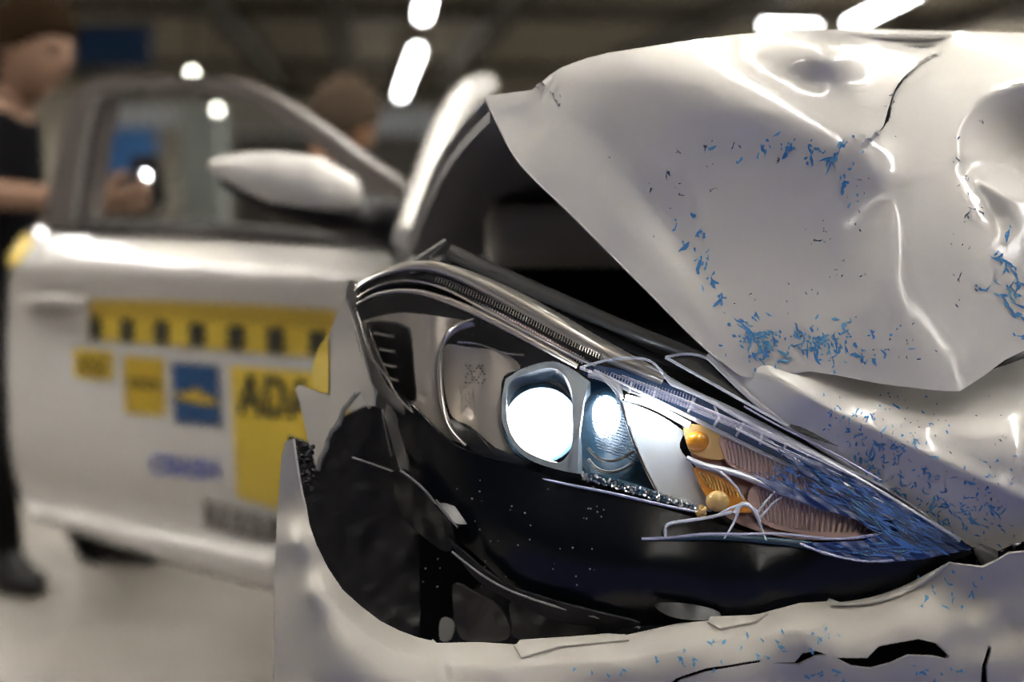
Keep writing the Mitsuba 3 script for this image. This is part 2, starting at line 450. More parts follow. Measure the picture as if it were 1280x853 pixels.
# ---- hood: the crumpled front half, a smooth sheet fitted through measured depths and through the slopes that the
# light lines' reflections on it tell, with the dents and creases on top
HP = [(605, 120, 1.455), (650, 205, 1.425), (700, 255, 1.41), (760, 315, 1.385), (820, 375, 1.362), (870, 425, 1.347), (905, 455, 1.340), (960, 470, 1.333),
      (665, 112, 1.475), (735, 72, 1.505), (850, 52, 1.52), (1000, 37, 1.53), (1150, 37, 1.53), (1290, 40, 1.53), (1450, 40, 1.53),
      (720, 120, 1.452), (1450, 150, 1.43),
      (760, 200, 1.412), (900, 220, 1.392), (1020, 210, 1.382), (1140, 220, 1.368), (1290, 250, 1.350), (1450, 250, 1.36),
      (830, 280, 1.392), (950, 300, 1.372), (1050, 300, 1.358), (1150, 300, 1.340), (1230, 330, 1.325), (1450, 380, 1.33),
      (900, 380, 1.360), (1000, 400, 1.345), (1100, 400, 1.325), (1180, 420, 1.305), (1250, 420, 1.315),
      (1010, 465, 1.333), (1100, 478, 1.318), (1195, 489, 1.292), (1255, 452, 1.306), (1330, 430, 1.31)]


CRACK = [(1186, 62), (1150, 80), (1124, 104), (1112, 133), (1103, 160), (1074, 186)]


def hood_relief(x, y):
    Y = fold(x, y, [(690, 118), (735, 168), (790, 228), (840, 285), (880, 345), (915, 415)], 0.0052, 30)
    Y = Y - fold(x, y, [(650, 150), (700, 215), (780, 290), (850, 360), (900, 425)], 0.0, 30)
    Y = Y + fold(x, y, [(640, 130), (655, 160), (672, 178)], 0.004, 22)
    # soft flat dent in the middle
    r2 = ((x - 950) / 150) ** 2 + ((y - 270) / 100) ** 2
    Y = Y + 0.004 * np.exp(-r2 ** 2)
    # the long valley and the ridge beside it
    Y = Y + fold(x, y, [(1094, 176), (1090, 230), (1070, 310), (1040, 390), (1020, 440)], 0.005, 32)
    Y = Y - fold(x, y, [(1130, 150), (1120, 250), (1095, 340), (1080, 420)], 0.0005, 30)
    # the sharp crease where the sheet buckled over itself
    d, s, u = dist(x, y, curve(CRACK, 80))
    Y = Y + np.where(s < 0, 0.024 * np.exp(-d / 42), -0.004 * np.exp(-d / 10)) * np.clip(np.minimum(u, 1 - u) * 4, 0, 1)
    # the deep pocket at the right
    r2 = ((x - 1298) / 104) ** 2 + ((y - 178) / 74) ** 2
    Y = Y + 0.085 * np.clip(1 - r2, 0, 1) ** 1.5
    Y = Y + fold(x, y, [(1195, 190), (1225, 240), (1262, 300)], 0.012, 14)
    # small rumples at the left corner and over the whole sheet
    d = np.hypot(x - 682, y - 102)
    Y = Y + 0.004 * np.sin(x * 0.55 + y * 0.35) * np.exp(-(d / 20) ** 2)
    return Y + 0.004 * (meshkit.fbm(np.stack([x / 85, y / 85, x * 0], -1), 2, 5) - 0.5) * smoothstep_np(120, 220, y)


def smoothstep_np(a, b, x):
    t = np.clip((x - a) / (b - a), 0, 1)
    return t * t * (3 - 2 * t)


def mirror_slopes(line, lat, e0=66.0, e1=0.33):
    """Slopes (dY/dx, dY/dy) that make the sheet mirror the light line at hall x = lat along this line."""
    out = []
    for x, y in curve(line, 50):
        Y0 = 1.42 + 0.095 * max(0, (165 - y) / 128) ** 2
        X = at(x, y, Y0)
        v = (CAM - X) / np.linalg.norm(CAM - X)
        ts = np.linspace(-11, 20, 600)
        l = np.array([hall(lat, t, ZL) for t in ts]) - X
        l /= np.linalg.norm(l, axis=1, keepdims=True)
        h = l + v
        h /= np.linalg.norm(h, axis=1, keepdims=True)
        el = np.degrees(np.arcsin(h[:, 2]))
        h = h[np.argmin(np.abs(el[:max(1, np.argmax(el))] - (e0 - (y - 40) * e1)))]
        d = ray(np.array(x), np.array(y))
        g = (ray(np.array(x), np.array(y + 0.5)) / ray(np.array(x), np.array(y + 0.5))[1] - ray(np.array(x), np.array(y - 0.5)) / ray(np.array(x), np.array(y - 0.5))[1])
        gx = np.array([1 / FPX, 0, 0]) / d[1]
        hd = h @ d / d[1]
        out.append((x, y, -Y0 * (h @ gx) / hd, -Y0 * (h @ g) / hd))
    return out


def fit_hood():
    from scipy.sparse import coo_matrix
    from scipy.sparse.linalg import spsolve
    from scipy.interpolate import RectBivariateSpline
    st = 8.0
    X, Yp = np.arange(584, 1472, st), np.arange(24, 512, st)
    nx, ny = len(X), len(Yp)
    I = lambda i, j: i * ny + j
    rows, cols, vals, rhs = [], [], [], []
    n = 0

    def add(entries, b, w):
        nonlocal n
        for k, c in entries:
            rows.append(n), cols.append(k), vals.append(c * w)
        rhs.append(b * w)
        n += 1
    for i in range(nx):
        for j in range(ny):
            if 0 < i < nx - 1:
                add([(I(i - 1, j), 1), (I(i, j), -2), (I(i + 1, j), 1)], 0, 1)
            if 0 < j < ny - 1:
                add([(I(i, j - 1), 1), (I(i, j), -2), (I(i, j + 1), 1)], 0, 1 if Yp[j] > 110 else 0.35)
            if i < nx - 1 and j < ny - 1:
                add([(I(i, j), 1), (I(i + 1, j), -1), (I(i, j + 1), -1), (I(i + 1, j + 1), 1)], 0, 1.4)

    def bil(x, y):
        a, b = (x - X[0]) / st, (y - Yp[0]) / st
        i, j = int(np.clip(a, 0, nx - 2)), int(np.clip(b, 0, ny - 2))
        a, b = a - i, b - j
        return i, j, a, b
    for x, y, z in HP:
        i, j, a, b = bil(x, y)
        add([(I(i, j), (1 - a) * (1 - b)), (I(i + 1, j), a * (1 - b)), (I(i, j + 1), (1 - a) * b), (I(i + 1, j + 1), a * b)], z * 1000, 0.25)
    want = []
    slope = lambda *q: want.append(q)
    for line, lat, k, x0, x1, w in (([(884, 42), (876, 66), (892, 84), (940, 112), (980, 134), (1020, 154), (1052, 170)], 1.2, 3.2e-6, -130, 80, 3.0),
                                    ([(1041, 45), (1083, 60), (1147, 70)], 4.2, 3.0e-6, -24, 24, 2.5)):
        m = np.array(mirror_slopes(line, lat))
        for q in range(0, 50, 2):
            x, y, sx, sy = m[q]
            dx = np.gradient(m[:, 0])[q] / max(np.gradient(m[:, 1])[q], 0.2)
            for o in np.arange(x0, x1 + 1, 12):
                f = math.exp(-(o / (0.6 * (x1 if o > 0 else x0))) ** 2)
                slope(x + o, y, sx + k * o, sy - k * o * np.clip(dx, -4, 4), w * f)
    for x in range(1128, 1250, 14):                     # the calmer right-hand panel beyond the crease
        for y in range(112, 400, 14):
            if np.hypot((x - 1298) / 104, (y - 178) / 74) > 1:
                slope(x, y, 0.00012, -0.00020, 0.5)
    for x, y in curve([(700, 205), (760, 272), (830, 345), (880, 400)], 12):
        slope(x, y, -0.00010, -0.00016, 0.5)
    W = np.array(want)
    dx_ = (hood_relief(W[:, 0] + 1, W[:, 1]) - hood_relief(W[:, 0] - 1, W[:, 1])) / 2
    dy_ = (hood_relief(W[:, 0], W[:, 1] + 1) - hood_relief(W[:, 0], W[:, 1] - 1)) / 2
    for (x, y, sx, sy, w), ex, ey in zip(want, dx_, dy_):
        i, j, a, b = bil(x, y)
        add([(I(i, j), -(1 - b)), (I(i + 1, j), 1 - b), (I(i, j + 1), -b), (I(i + 1, j + 1), b)], (sx - ex) * st * 1000, w)
        add([(I(i, j), -(1 - a)), (I(i, j + 1), 1 - a), (I(i + 1, j), -a), (I(i + 1, j + 1), a)], (sy - ey) * st * 1000, w)
    A = coo_matrix((vals, (rows, cols)), shape=(n, nx * ny)).tocsr()
    sol = spsolve((A.T @ A).tocsc(), A.T @ np.array(rhs)) / 1000
    sp = RectBivariateSpline(X, Yp, sol.reshape(nx, ny))
    return lambda x, y: sp.ev(x, y)


hood_base = fit_hood()


def hood_Y(x, y):
    x, y = np.asarray(x, float), np.asarray(y, float)
    return hood_base(x, y) + hood_relief(x, y)


def on(fn, off=0.0):
    return lambda x, y: at(x, y, fn(x, y) + off)


hood_outline = [(605, 120), (640, 115.5), (664, 112.5), (672, 107), (688, 93), (702, 84), (735, 72), (760, 66), (850, 52), (920, 43), (1000, 37), (1100, 36.5), (1200, 39), (1290, 41), (1450, 43),
                (1450, 400), (1330, 420), (1285, 436), (1256, 450), (1230, 470), (1200, 489), (1180, 489), (1150, 486), (1100, 480), (1050, 470), (1012, 464), (980, 470), (945, 474), (925, 470),
                (905, 455), (870, 425), (820, 375), (760, 315), (700, 255), (665, 220), (650, 205), (628, 168)]
cc = curve(CRACK, 40)[9:33]
cw = np.interp(np.arange(24), [0, 5, 12, 18, 23], [0.3, 2.0, 1.3, 2.6, 0.3]) * (0.6 + 0.8 * rng.random(24))
crack_hole = np.vstack([cc + np.stack([cw, 0.4 * cw], 1), (cc - np.stack([cw * 0.3, 0.1 * cw], 1))[::-1]])
hood = part(car, 'hood', sheet(hood_outline, on(hood_Y), 4.5, 0.0016, holes=[crack_hole]), 'm_paint', 40)

# rear half of the hood, folded down towards the windscreen

A = at(604, 119, 1.458)
ridge = [at(x, y + 1.0, float(hood_Y(x, y)) + 0.004) for x, y in ((605, 120), (664, 113), (702, 85), (760, 67), (850, 53), (920, 44), (1000, 38), (1200, 40), (1450, 44))]
foot = [at(508, 302, 2.30), at(560, 302, 2.31), at(640, 300, 2.32), at(740, 298, 2.33), at(860, 297, 2.34), at(1000, 297, 2.34), at(1150, 298, 2.34)]
def even(p, n):
    p = np.array(p)
    c = np.concatenate([[0], np.cumsum(np.linalg.norm(np.diff(p, axis=0), axis=1))])
    return np.stack([np.interp(np.linspace(0, c[-1], n), c, p[:, k]) for k in range(3)], 1)


R0, R1 = even(ridge, 40), even(foot, 40)
uu = np.linspace(0, 1, 24)
rp = R0[:, None] * (1 - uu)[None, :, None] + R1[:, None] * uu[None, :, None]
rp[..., 2] += 0.03 * np.sin(np.pi * uu)[None]
rp[..., 2] -= 0.002
idx = np.arange(40 * 24).reshape(40, 24)
q = np.stack([idx[:-1, :-1], idx[:-1, 1:], idx[1:, 1:], idx[1:, :-1]], -1).reshape(-1, 4)
V = rp.reshape(-1, 3)


def shell(V, q, down):
    N = len(V)
    f = np.vstack([q, q[:, ::-1] + N])
    e = np.vstack([q[:, [0, 1]], q[:, [1, 2]], q[:, [2, 3]], q[:, [3, 0]]])
    _, inv, cnt = np.unique(np.sort(e, 1), axis=0, return_inverse=True, return_counts=True)
    b = e[cnt[inv.ravel()] == 1]
    f = np.vstack([f, np.stack([b[:, 1], b[:, 0], b[:, 0] + N, b[:, 1] + N], 1)])
    m = trimesh.Trimesh(np.vstack([V, V + down]), np.vstack([f[:, [0, 1, 2]], f[:, [0, 2, 3]]]), process=False)
    m.fix_normals()
    return m


part(hood, 'rear_panel', shell(V, q, np.array([0, 0, -0.004])), 'm_paint', 40, label='rear half of the hood folding down to the windscreen')
part(hood, 'inner_panel', shell(V + [0.006, 0, -0.012], q, np.array([0, 0, -0.012])), 'm_liner', 40, label='dark grey underside of the hood')


# ---- folded nose of the hood under the buckle
nose_base = tps([(885, 444, 1.350), (930, 490, 1.338), (1000, 540, 1.325), (1080, 590, 1.314), (1150, 640, 1.304), (1200, 682, 1.296), (1280, 680, 1.284), (1440, 760, 1.28),
                 (950, 470, 1.338), (1010, 490, 1.318), (1100, 535, 1.295), (1200, 583, 1.276), (1280, 622, 1.262), (1440, 690, 1.245),
                 (1010, 455, 1.350), (1060, 462, 1.366), (1100, 468, 1.378), (1195, 475, 1.392), (1280, 452, 1.372), (1440, 440, 1.36),
                 (1100, 506, 1.312), (1200, 530, 1.293), (1280, 530, 1.281), (1200, 500, 1.33), (1280, 490, 1.32), (1440, 560, 1.285)])


def nose_Y(x, y):
    x, y = np.asarray(x, float), np.asarray(y, float)
    Y = nose_base(x, y)
    Y = Y - fold(x, y, [(960, 465), (1040, 512), (1150, 565), (1280, 625), (1440, 700)], 0.009, 16, 1.4, False)
    return Y + 0.002 * (meshkit.fbm(np.stack([x / 70, y / 70, x * 0 + 3], -1), 2, 9) - 0.5)


nose_outline = [(884, 443), (896, 442), (925, 458), (1010, 440), (1100, 455), (1195, 462), (1240, 462), (1262, 455), (1285, 446), (1450, 440), (1450, 690), (1285, 676), (1268, 680), (1246, 690), (1215, 684), (1190, 668),
                (1165, 648), (1120, 618), (1080, 593), (1030, 562), (990, 536), (950, 506), (915, 474)]
part(hood, 'folded_nose', sheet(nose_outline, on(nose_Y), 4.5, 0.0016), 'm_paint', 40, label='nose of the hood folded down behind the buckle')
part(hood, 'nose_flange', strip([(884, 444), (915, 475), (950, 507), (1000, 543), (1080, 595), (1150, 640), (1200, 678)], on(nose_Y, 0.0), [9, 8, 6, 4, 3], 0.01, 0.002), 'm_paint', 40, label='bright turned edge of the hood nose')
part(hood, 'side_flange', strip([(606, 122), (628, 168), (650, 205), (700, 255), (760, 315), (820, 375), (870, 425), (900, 452)], on(hood_Y, 0.0), 2.5, 0.012, 0.001), 'm_paint', 40)

# ---- bumper cover
bump_base = tps([(352, 560, 1.37), (346, 640, 1.39), (343, 720, 1.40), (343, 853, 1.40), (345, 1000, 1.40), (372, 590, 1.36), (385, 650, 1.35), (410, 710, 1.335), (450, 757, 1.325), (500, 788, 1.315), (545, 801, 1.305),
                 (640, 803, 1.295), (760, 793, 1.29), (850, 777, 1.285), (940, 770, 1.28), (1000, 755, 1.28), (1070, 755, 1.278), (1130, 737, 1.276), (1185, 706, 1.262), (1220, 712, 1.250), (1290, 694, 1.246), (1440, 690, 1.245), (1215, 752, 1.262), (1300, 748, 1.260), (1440, 745, 1.258),
                 (365, 680, 1.335), (390, 740, 1.30), (440, 800, 1.275), (520, 840, 1.262), (620, 838, 1.252), (760, 825, 1.245), (860, 806, 1.242), (1000, 785, 1.238), (1130, 770, 1.238), (1220, 790, 1.230), (1440, 790, 1.230),
                 (380, 853, 1.31), (460, 900, 1.262), (640, 900, 1.245), (800, 880, 1.240), (1000, 850, 1.236), (1200, 830, 1.232), (1440, 820, 1.23), (640, 1000, 1.27), (1000, 1000, 1.27), (1440, 1000, 1.27), (400, 1000, 1.33)])


def bump_Y(x, y):
    x, y = np.asarray(x, float), np.asarray(y, float)
    Y = bump_base(x, y)
    d, s, u = dist(x, y, [(560, 853), (555, 830), (548, 803)])
    Y = Y + 0.004 * np.exp(-(d / 4) ** 2)
    Y = Y + fold(x, y, [(1175, 790), (1230, 800), (1290, 770)], 0.014, 24)
    Y = Y - fold(x, y, [(364, 585), (372, 640), (386, 695), (414, 748), (460, 795), (530, 826), (620, 832), (760, 824), (870, 806), (1000, 786), (1090, 776), (1150, 772)], 0.0045, 11, 1.2)
    return Y + 0.002 * (meshkit.fbm(np.stack([x / 60, y / 60, x * 0 + 8], -1), 2, 12) - 0.5)


bump_outline = [(343, 1000), (342, 853), (343, 720), (346, 650), (352, 570), (357, 552), (366, 549), (371, 585), (376, 615), (385, 650), (396, 682), (410, 710), (428, 737), (450, 757), (476, 777), (500, 789), (522, 797), (539, 801),
                (541, 799), (546, 804), (600, 803), (645, 806), (650, 800), (712, 796), (760, 792), (783, 794), (850, 779), (886, 776), (888, 771), (940, 770), (962, 764), (1000, 754), (1034, 752), (1036, 748), (1050, 753), (1075, 754), (1130, 737), (1165, 718),
                (1185, 703), (1200, 706), (1228, 710), (1245, 702), (1262, 692), (1285, 690), (1450, 690), (1450, 1000)]
crack_1 = [(835, 858), (846, 848), (882, 836), (915, 831), (950, 825), (950, 828), (915, 834), (884, 840), (850, 851), (840, 859)]
crack_2 = [(966, 829), (994, 828), (1003, 817), (1020, 814), (1034, 819), (1020, 821), (1008, 827), (998, 832)]
crack_3 = [(1046, 823), (1084, 823), (1098, 808), (1120, 804), (1150, 799), (1172, 805), (1187, 820), (1184, 824), (1165, 821), (1135, 820), (1112, 830), (1088, 836), (1064, 833)]
crack_4 = [(1236, 807), (1240, 810), (1234, 835), (1236, 870), (1226, 870), (1227, 835)]
bumper = part(car, 'bumper', sheet(bump_outline, on(bump_Y), 5, 0.003, holes=[crack_1, crack_2, crack_3, crack_4]), 'm_plastic_white', 40)
part(bumper, 'lip', strip([(1040, 756), (1085, 752), (1130, 738), (1162, 721), (1188, 704)], on(bump_Y, -0.002), [4, 9, 11, 10, 4], 0.006, 0.005, 40, 7), 'm_plastic_white', 40, label='curled upper lip')
part(bumper, 'backing_foam', sheet([(800, 770), (1300, 760), (1450, 760), (1450, 990), (700, 990), (700, 840)], on(bump_Y, 0.05), 25, 0.01), 'm_black_matt', 40, label='black foam behind the cracks')
part(bumper, 'flap', sheet([(642, 806), (712, 796), (781, 793), (786, 800), (700, 808), (652, 822)], on(bump_Y, -0.004), 6, 0.002), 'm_plastic_white', 30, label='broken mounting tab')
part(bumper, 'flap', sheet([(884, 777), (888, 771), (940, 769), (960, 766), (945, 777), (900, 786)], on(bump_Y, -0.004), 6, 0.002), 'm_plastic_white', 30, label='broken mounting tab')

# ---- torn white fender piece beside the headlight
fend_Y = tps([(430, 375, 1.50), (465, 505, 1.44), (370, 486, 1.56), (395, 590, 1.50), (410, 440, 1.54), (440, 460, 1.48)])
fender = part(car, 'fender_piece', sheet([(430, 372), (441, 378), (450, 415), (458, 450), (468, 492), (466, 508), (458, 508), (450, 490), (440, 498), (425, 520), (408, 548), (396, 586), (391, 572), (384, 548), (376, 510), (369, 487), (374, 481),
                                         (390, 487), (402, 492), (404, 455), (411, 420), (421, 392)], on(fend_Y), 5, 0.003), 'm_plastic_white', 30, label='torn white piece of the fender')
part(fender, 'sticker', sheet([(401, 430), (409, 418), (411, 450), (410, 492), (398, 490), (390, 484), (391, 460), (395, 440)], on(fend_Y, -0.004), 5, 0.001), 'm_yellow', 30, label='yellow sticker')
part(fender, 'torn_edge', tube(at(*np.array(curve([(432, 374), (446, 410), (456, 450), (466, 500), (460, 510)], 24)).T, 1.445), 0.0022, 6), 'm_satin', label='bare torn edge')
part(fender, 'torn_edge', tube(at(*np.array([(456, 480), (440, 500), (430, 512), (424, 530), (414, 540), (408, 560), (400, 575), (397, 588)]).T, 1.47), 0.0028, 6), 'm_grey_plastic', label='ragged grey edge')

# ---- headlight: depth of its outer face, then parts at depths behind it
YH = tps([(1215, 690, 1.285), (1150, 665, 1.290), (1100, 640, 1.300), (1000, 590, 1.318), (900, 520, 1.345), (760, 445, 1.385), (640, 390, 1.415), (520, 338, 1.455), (440, 370, 1.475), (470, 480, 1.445), (560, 560, 1.385),
          (700, 600, 1.340), (860, 640, 1.312), (980, 670, 1.300), (680, 500, 1.365), (800, 520, 1.345)])
P = lambda off=0.0, extra=None: (lambda x, y: at(x, y, YH(x, y) + off + (0 if extra is None else extra(np.asarray(x, float), np.asarray(y, float)))))

# black lower body of the lamp
shell_Y = tps([(490, 500, 1.435), (520, 520, 1.40), (570, 558, 1.372), (700, 600, 1.338), (860, 645, 1.312), (960, 672, 1.300), (1060, 692, 1.292), (1200, 690, 1.283), (1040, 745, 1.295), (850, 775, 1.300), (760, 780, 1.310), (640, 740, 1.335),
               (560, 680, 1.375), (520, 620, 1.405), (495, 590, 1.425), (650, 660, 1.325), (800, 710, 1.295), (950, 715, 1.287), (700, 690, 1.312)])
lamp_key = part(car, 'headlight', sheet(smooth_poly([(484, 478), (520, 512), (570, 558), (640, 580), (700, 600), (780, 622), (860, 645), (960, 672), (1060, 692), (1160, 690), (1215, 690), (1190, 702), (1120, 732), (1040, 750), (950, 770), (850, 780), (760, 783), (690, 765), (640, 735), (590, 690), (545, 650), (510, 600), (490, 560)], (0,), 4),
                                        on(shell_Y), 7, 0.004), 'm_black_gloss', 40, label='lit headlight with broken lens and glossy black housing')
fp = at(570, 642, float(shell_Y(np.array(570.0), np.array(642.0))) - 0.004)
fv, fl = (CAM - fp) / np.linalg.norm(CAM - fp), hall(1.2, 0.5, ZL) - fp
fh = fv + fl / np.linalg.norm(fl)
fh /= np.linalg.norm(fh)


def facet(x, y):
    d = ray(x, y)
    t = ((fp - CAM) @ fh) / (d @ fh)
    p = CAM + d * t[..., None]
    r = (np.hypot(p[..., 0] - fp[0], p[..., 2] - fp[2]) / 0.02) ** 2
    return p - fh * (0.0006 * r)[..., None]


part(lamp_key, 'facet', sheet(smooth_poly([(546, 630), (556, 629), (575, 636), (597, 648), (585, 655), (568, 654), (556, 644)], (0, 3), 4), facet, 3, 0.004), 'm_black_gloss', 50, label='small glossy facet of the housing')
# cavity floor
part(lamp_key, 'housing', sheet(smooth_poly([(436, 372), (470, 345), (530, 334), (600, 352), (700, 405), (800, 450), (900, 515), (1000, 570), (1100, 625), (1200, 685), (1060, 692), (960, 675), (860, 648), (780, 626), (700, 604), (640, 584), (570, 560), (520, 514), (470, 470)], (0, 9), 4),
                                P(0.075), 12, 0.004), 'm_black', 40, label='black plastic housing')
# champagne bezel with the vent opening
bez_out = smooth_poly([(452, 402), (474, 395), (505, 391), (545, 395), (592, 404), (572, 412), (556, 430), (552, 465), (556, 505), (566, 535), (582, 556), (560, 548), (535, 533), (512, 512), (490, 480), (470, 450), (457, 420)], (0, 10), 5)
vent_hole = smooth_poly([(460, 405), (485, 403), (506, 408), (514, 420), (518, 460), (521, 496), (516, 503), (500, 497), (482, 468), (468, 435)], (), 4)
bez_bulge = lambda x, y: 0.016 - 0.010 * np.exp(-((x - 535) / 22) ** 2)
bezel = part(lamp_key, 'bezel', sheet(bez_out, P(0.0, bez_bulge), 4, 0.006, holes=[vent_hole]), 'm_bezel', 40, label='champagne metal bezel')
part(lamp_key, 'vent_recess', sheet(vent_hole, P(0.045), 8, 0.004), 'm_black', 40, label='dark vent recess')
part(lamp_key, 'vent_frame', tube(P(0.012)(*np.vstack([vent_hole, vent_hole[:1]]).T), 0.0014, 6, False), 'm_dark_grey', label='thin frame of the vent')
for k, (x0, y0, x1, y1) in enumerate([(467, 416, 493, 421), (474, 436, 494, 440), (478, 455, 496, 459), (484, 472, 498, 476)]):
    part(lamp_key, 'vent_fin', strip([(x0, y0), ((x0 + x1) / 2, (y0 + y1) / 2 + 0.4), (x1, y1)], P(0.024), 3.4, 0.02, 0.0015, 10, 5), 'm_satin', 40)
# chrome rim around the reflector bowl
part(lamp_key, 'rim', strip([(592, 399), (572, 407), (558, 420), (551, 440), (550, 470), (553, 505), (562, 535), (582, 557)], P(-0.004), [3, 6, 6, 7, 6, 4], 0.02, 0.003), 'm_satin', 40, label='bright rim')
# inner panel of the reflector bowl, pierced with small holes
inn = smooth_poly([(556, 432), (585, 434), (620, 438), (640, 447), (650, 460), (630, 470), (626, 500), (630, 545), (644, 566), (620, 560), (590, 535), (566, 522), (557, 495), (553, 460)], (), 4)
holes = []
for i in range(7):
    for j in range(5):
        if (i + j) % 3 != 2:
            cx, cy = 582 + j * 5.2 + (i % 2) * 2.6, 457 + i * 3.6
            holes.append([(cx - 1.9, cy - 0.3), (cx, cy - 1.3), (cx + 1.9, cy + 0.3), (cx, cy + 1.3)])
for i in range(11):
    for j in range(4):
        cx, cy = 575 + j * 5.0 + i * 0.3, 484 + i * 3.4
        if (i * 7 + j * 3) % 4 != 1:
            holes.append([(cx - 1.5, cy - 0.5), (cx + 1.5, cy - 0.2), (cx + 1.5, cy + 0.5), (cx - 1.5, cy + 0.3)])
part(lamp_key, 'reflector_panel', sheet(inn, P(0.028, lambda x, y: -0.010 * np.exp(-((x - 600) / 30) ** 2)), 4, 0.002, holes=holes), 'm_bezel', 40, label='pierced metal panel')
part(lamp_key, 'panel_lip', tube(P(0.02)(*np.array(curve([(572, 428), (600, 431), (630, 441), (655, 444)], 20)).T), 0.0009, 6), 'm_satin')
part(lamp_key, 'lower_wedge', sheet(smooth_poly([(562, 524), (585, 532), (605, 552), (618, 570), (600, 566), (578, 552)], (0, 3), 4), P(0.012), 6, 0.003), 'm_cavity', 40)

# projector
pc = at(676, 531, 1.392)
lens_prof = [(0.0, -0.016)] + [(0.0312 * math.sin(a), -0.016 * math.cos(a)) for a in np.linspace(0.15, math.pi / 2, 12)] + [(0.0312, 0.004), (0.0, 0.004)]
lens_m = trimesh.creation.revolve(np.array(lens_prof)[::-1], sections=48)
aim = np.array([0.10, -1.0, 0.05])
aim /= np.linalg.norm(aim)
R = trimesh.geometry.align_vectors([0, 0, -1], aim)
lens_m.apply_transform(R)
lens_m.apply_translation(pc)
lens_m.fix_normals()
PROJ_L = 40.0
part(lamp_key, 'projector_lens', lens_m, 'm_led_white', 50, label='glowing white projector lens', emitter={'type': 'area', 'radiance': rgb(PROJ_L * 0.93, PROJ_L * 0.98, PROJ_L)})
ring = trimesh.creation.revolve(np.array([(0.0318, -0.002), (0.0375, -0.006), (0.041, 0.03), (0.0318, 0.03), (0.0318, -0.002)]), sections=48)
ring.apply_transform(R)
ring.apply_translation(pc)
part(lamp_key, 'projector_ring', ring, 'm_navy', 40)
shr = smooth_poly([(632, 474), (655, 460), (690, 452), (716, 462), (738, 478), (730, 492), (722, 520), (721, 560), (720, 592), (700, 588), (668, 578), (645, 562), (630, 535), (627, 502)], (0, 4, 8), 4)
shr_in = smooth_poly([(638, 478), (660, 467), (688, 460), (704, 468), (714, 488), (716, 530), (714, 560), (700, 578), (676, 573), (652, 560), (637, 537), (633, 505)], (), 4)
part(lamp_key, 'projector_shroud', sheet(shr, P(0.006), 5, 0.03, holes=[shr_in]), 'm_shroud', 40, label='angular bright shroud around the projector')
part(lamp_key, 'shroud_pillar', sheet([(721, 482), (736, 478), (730, 500), (724, 540), (722, 592), (712, 588), (716, 560), (718, 520)], P(0.0), 6, 0.012), 'm_shroud', 30)

# second bowl with fluted reflector
bowl_c = np.array([766.0, 545.0])
bowl = smooth_poly([(735, 476), (765, 480), (778, 500), (788, 540), (800, 575), (818, 612), (780, 606), (740, 594), (726, 588), (726, 530), (730, 500)], (), 4)
part(lamp_key, 'second_bowl', sheet(bowl, P(0.035, lambda x, y: 0.03 * np.clip(1 - np.hypot((x - 762) / 40, (y - 545) / 60), 0, 1)), 5, 0.003), 'm_navy', 40, label='dark bowl beside the projector')
for k in range(17):
    y = 497 + k * 4.1
    xa = 741 + 5 * ((k - 8) / 8) ** 2
    part(lamp_key, 'flute', strip([(xa, y - 3), (xa + 18, y + 4), (783 + k * 0.9, y + 14)], P(0.032), 1.7, 0.006, 0.002, 12, 5), 'm_reflector', 40)
part(lamp_key, 'bowl_arc', strip([(735, 470), (757, 474), (770, 484), (776, 500)], P(-0.002), [4, 9, 12, 8], 0.01, 0.003), 'm_led_white', 40, label='bright arc')
for r0, y0 in ((1.0, 560), (1.0, 574)):
    part(lamp_key, 'bowl_ring', tube(P(0.028)(*np.array(curve([(735, y0), (750, y0 + 14), (772, y0 + 15), (793, y0 + 4)], 20)).T), 0.0016, 6), 'm_satin')
hot = trimesh.creation.icosphere(2, 0.0125)
hot.apply_scale([1.2, 0.5, 1.7])
hot.apply_translation(at(757, 521, 1.399))
part(lamp_key, 'side_bulb', hot, 'm_led_white', True, label='glowing bulb in the bowl', emitter={'type': 'area', 'radiance': rgb(13, 14, 15)})
# white reflector blade
blade = smooth_poly([(776, 500), (800, 508), (830, 522), (856, 540), (850, 560), (868, 585), (880, 612), (890, 640), (862, 636), (838, 628), (820, 612), (800, 572), (786, 535)], (0, 3, 7), 4)
blade_key = part(lamp_key, 'reflector_blade', sheet(blade, P(0.012, lambda x, y: 0.012 * np.clip((x - 780) / 100, 0, 1)), 5, 0.004), 'm_led_white', 40, label='white reflector blade')
part(lamp_key, 'blade_edge', tube(P(0.009)(*np.array(curve([(776, 500), (786, 535), (800, 572), (822, 616)], 24)).T), 0.0014, 6), 'm_chrome')
strip_led = trimesh.util.concatenate([])
part(lamp_key, 'light_guide', tube(P(-0.012)(*np.array(curve([(782, 497), (812, 506), (842, 521), (862, 532)], 24)).T), 0.0032, 8), 'm_led_white', label='glowing light guide above the blade', emitter={'type': 'area', 'radiance': rgb(15, 17, 18)})

# turn signals
def signal(name, pts, ribs, off, m1, m2, label):
    k = part(lamp_key, name, sheet(pts, P(off), 5, 0.006), m1, 40, label=label)
    for (a, b, w) in ribs:
        part(lamp_key, 'rib', strip([a, ((a[0] + b[0]) / 2 + 1, (a[1] + b[1]) / 2), b], P(off - 0.001), w, 0.004, 0.0022, 8, 5), m2, 40)
    return k


def ribs_between(top, bot, n, w):
    A, B = curve(top, n), curve(bot, n)
    return [((a[0], a[1]), (b[0], b[1]), w) for a, b in zip(A, B)]


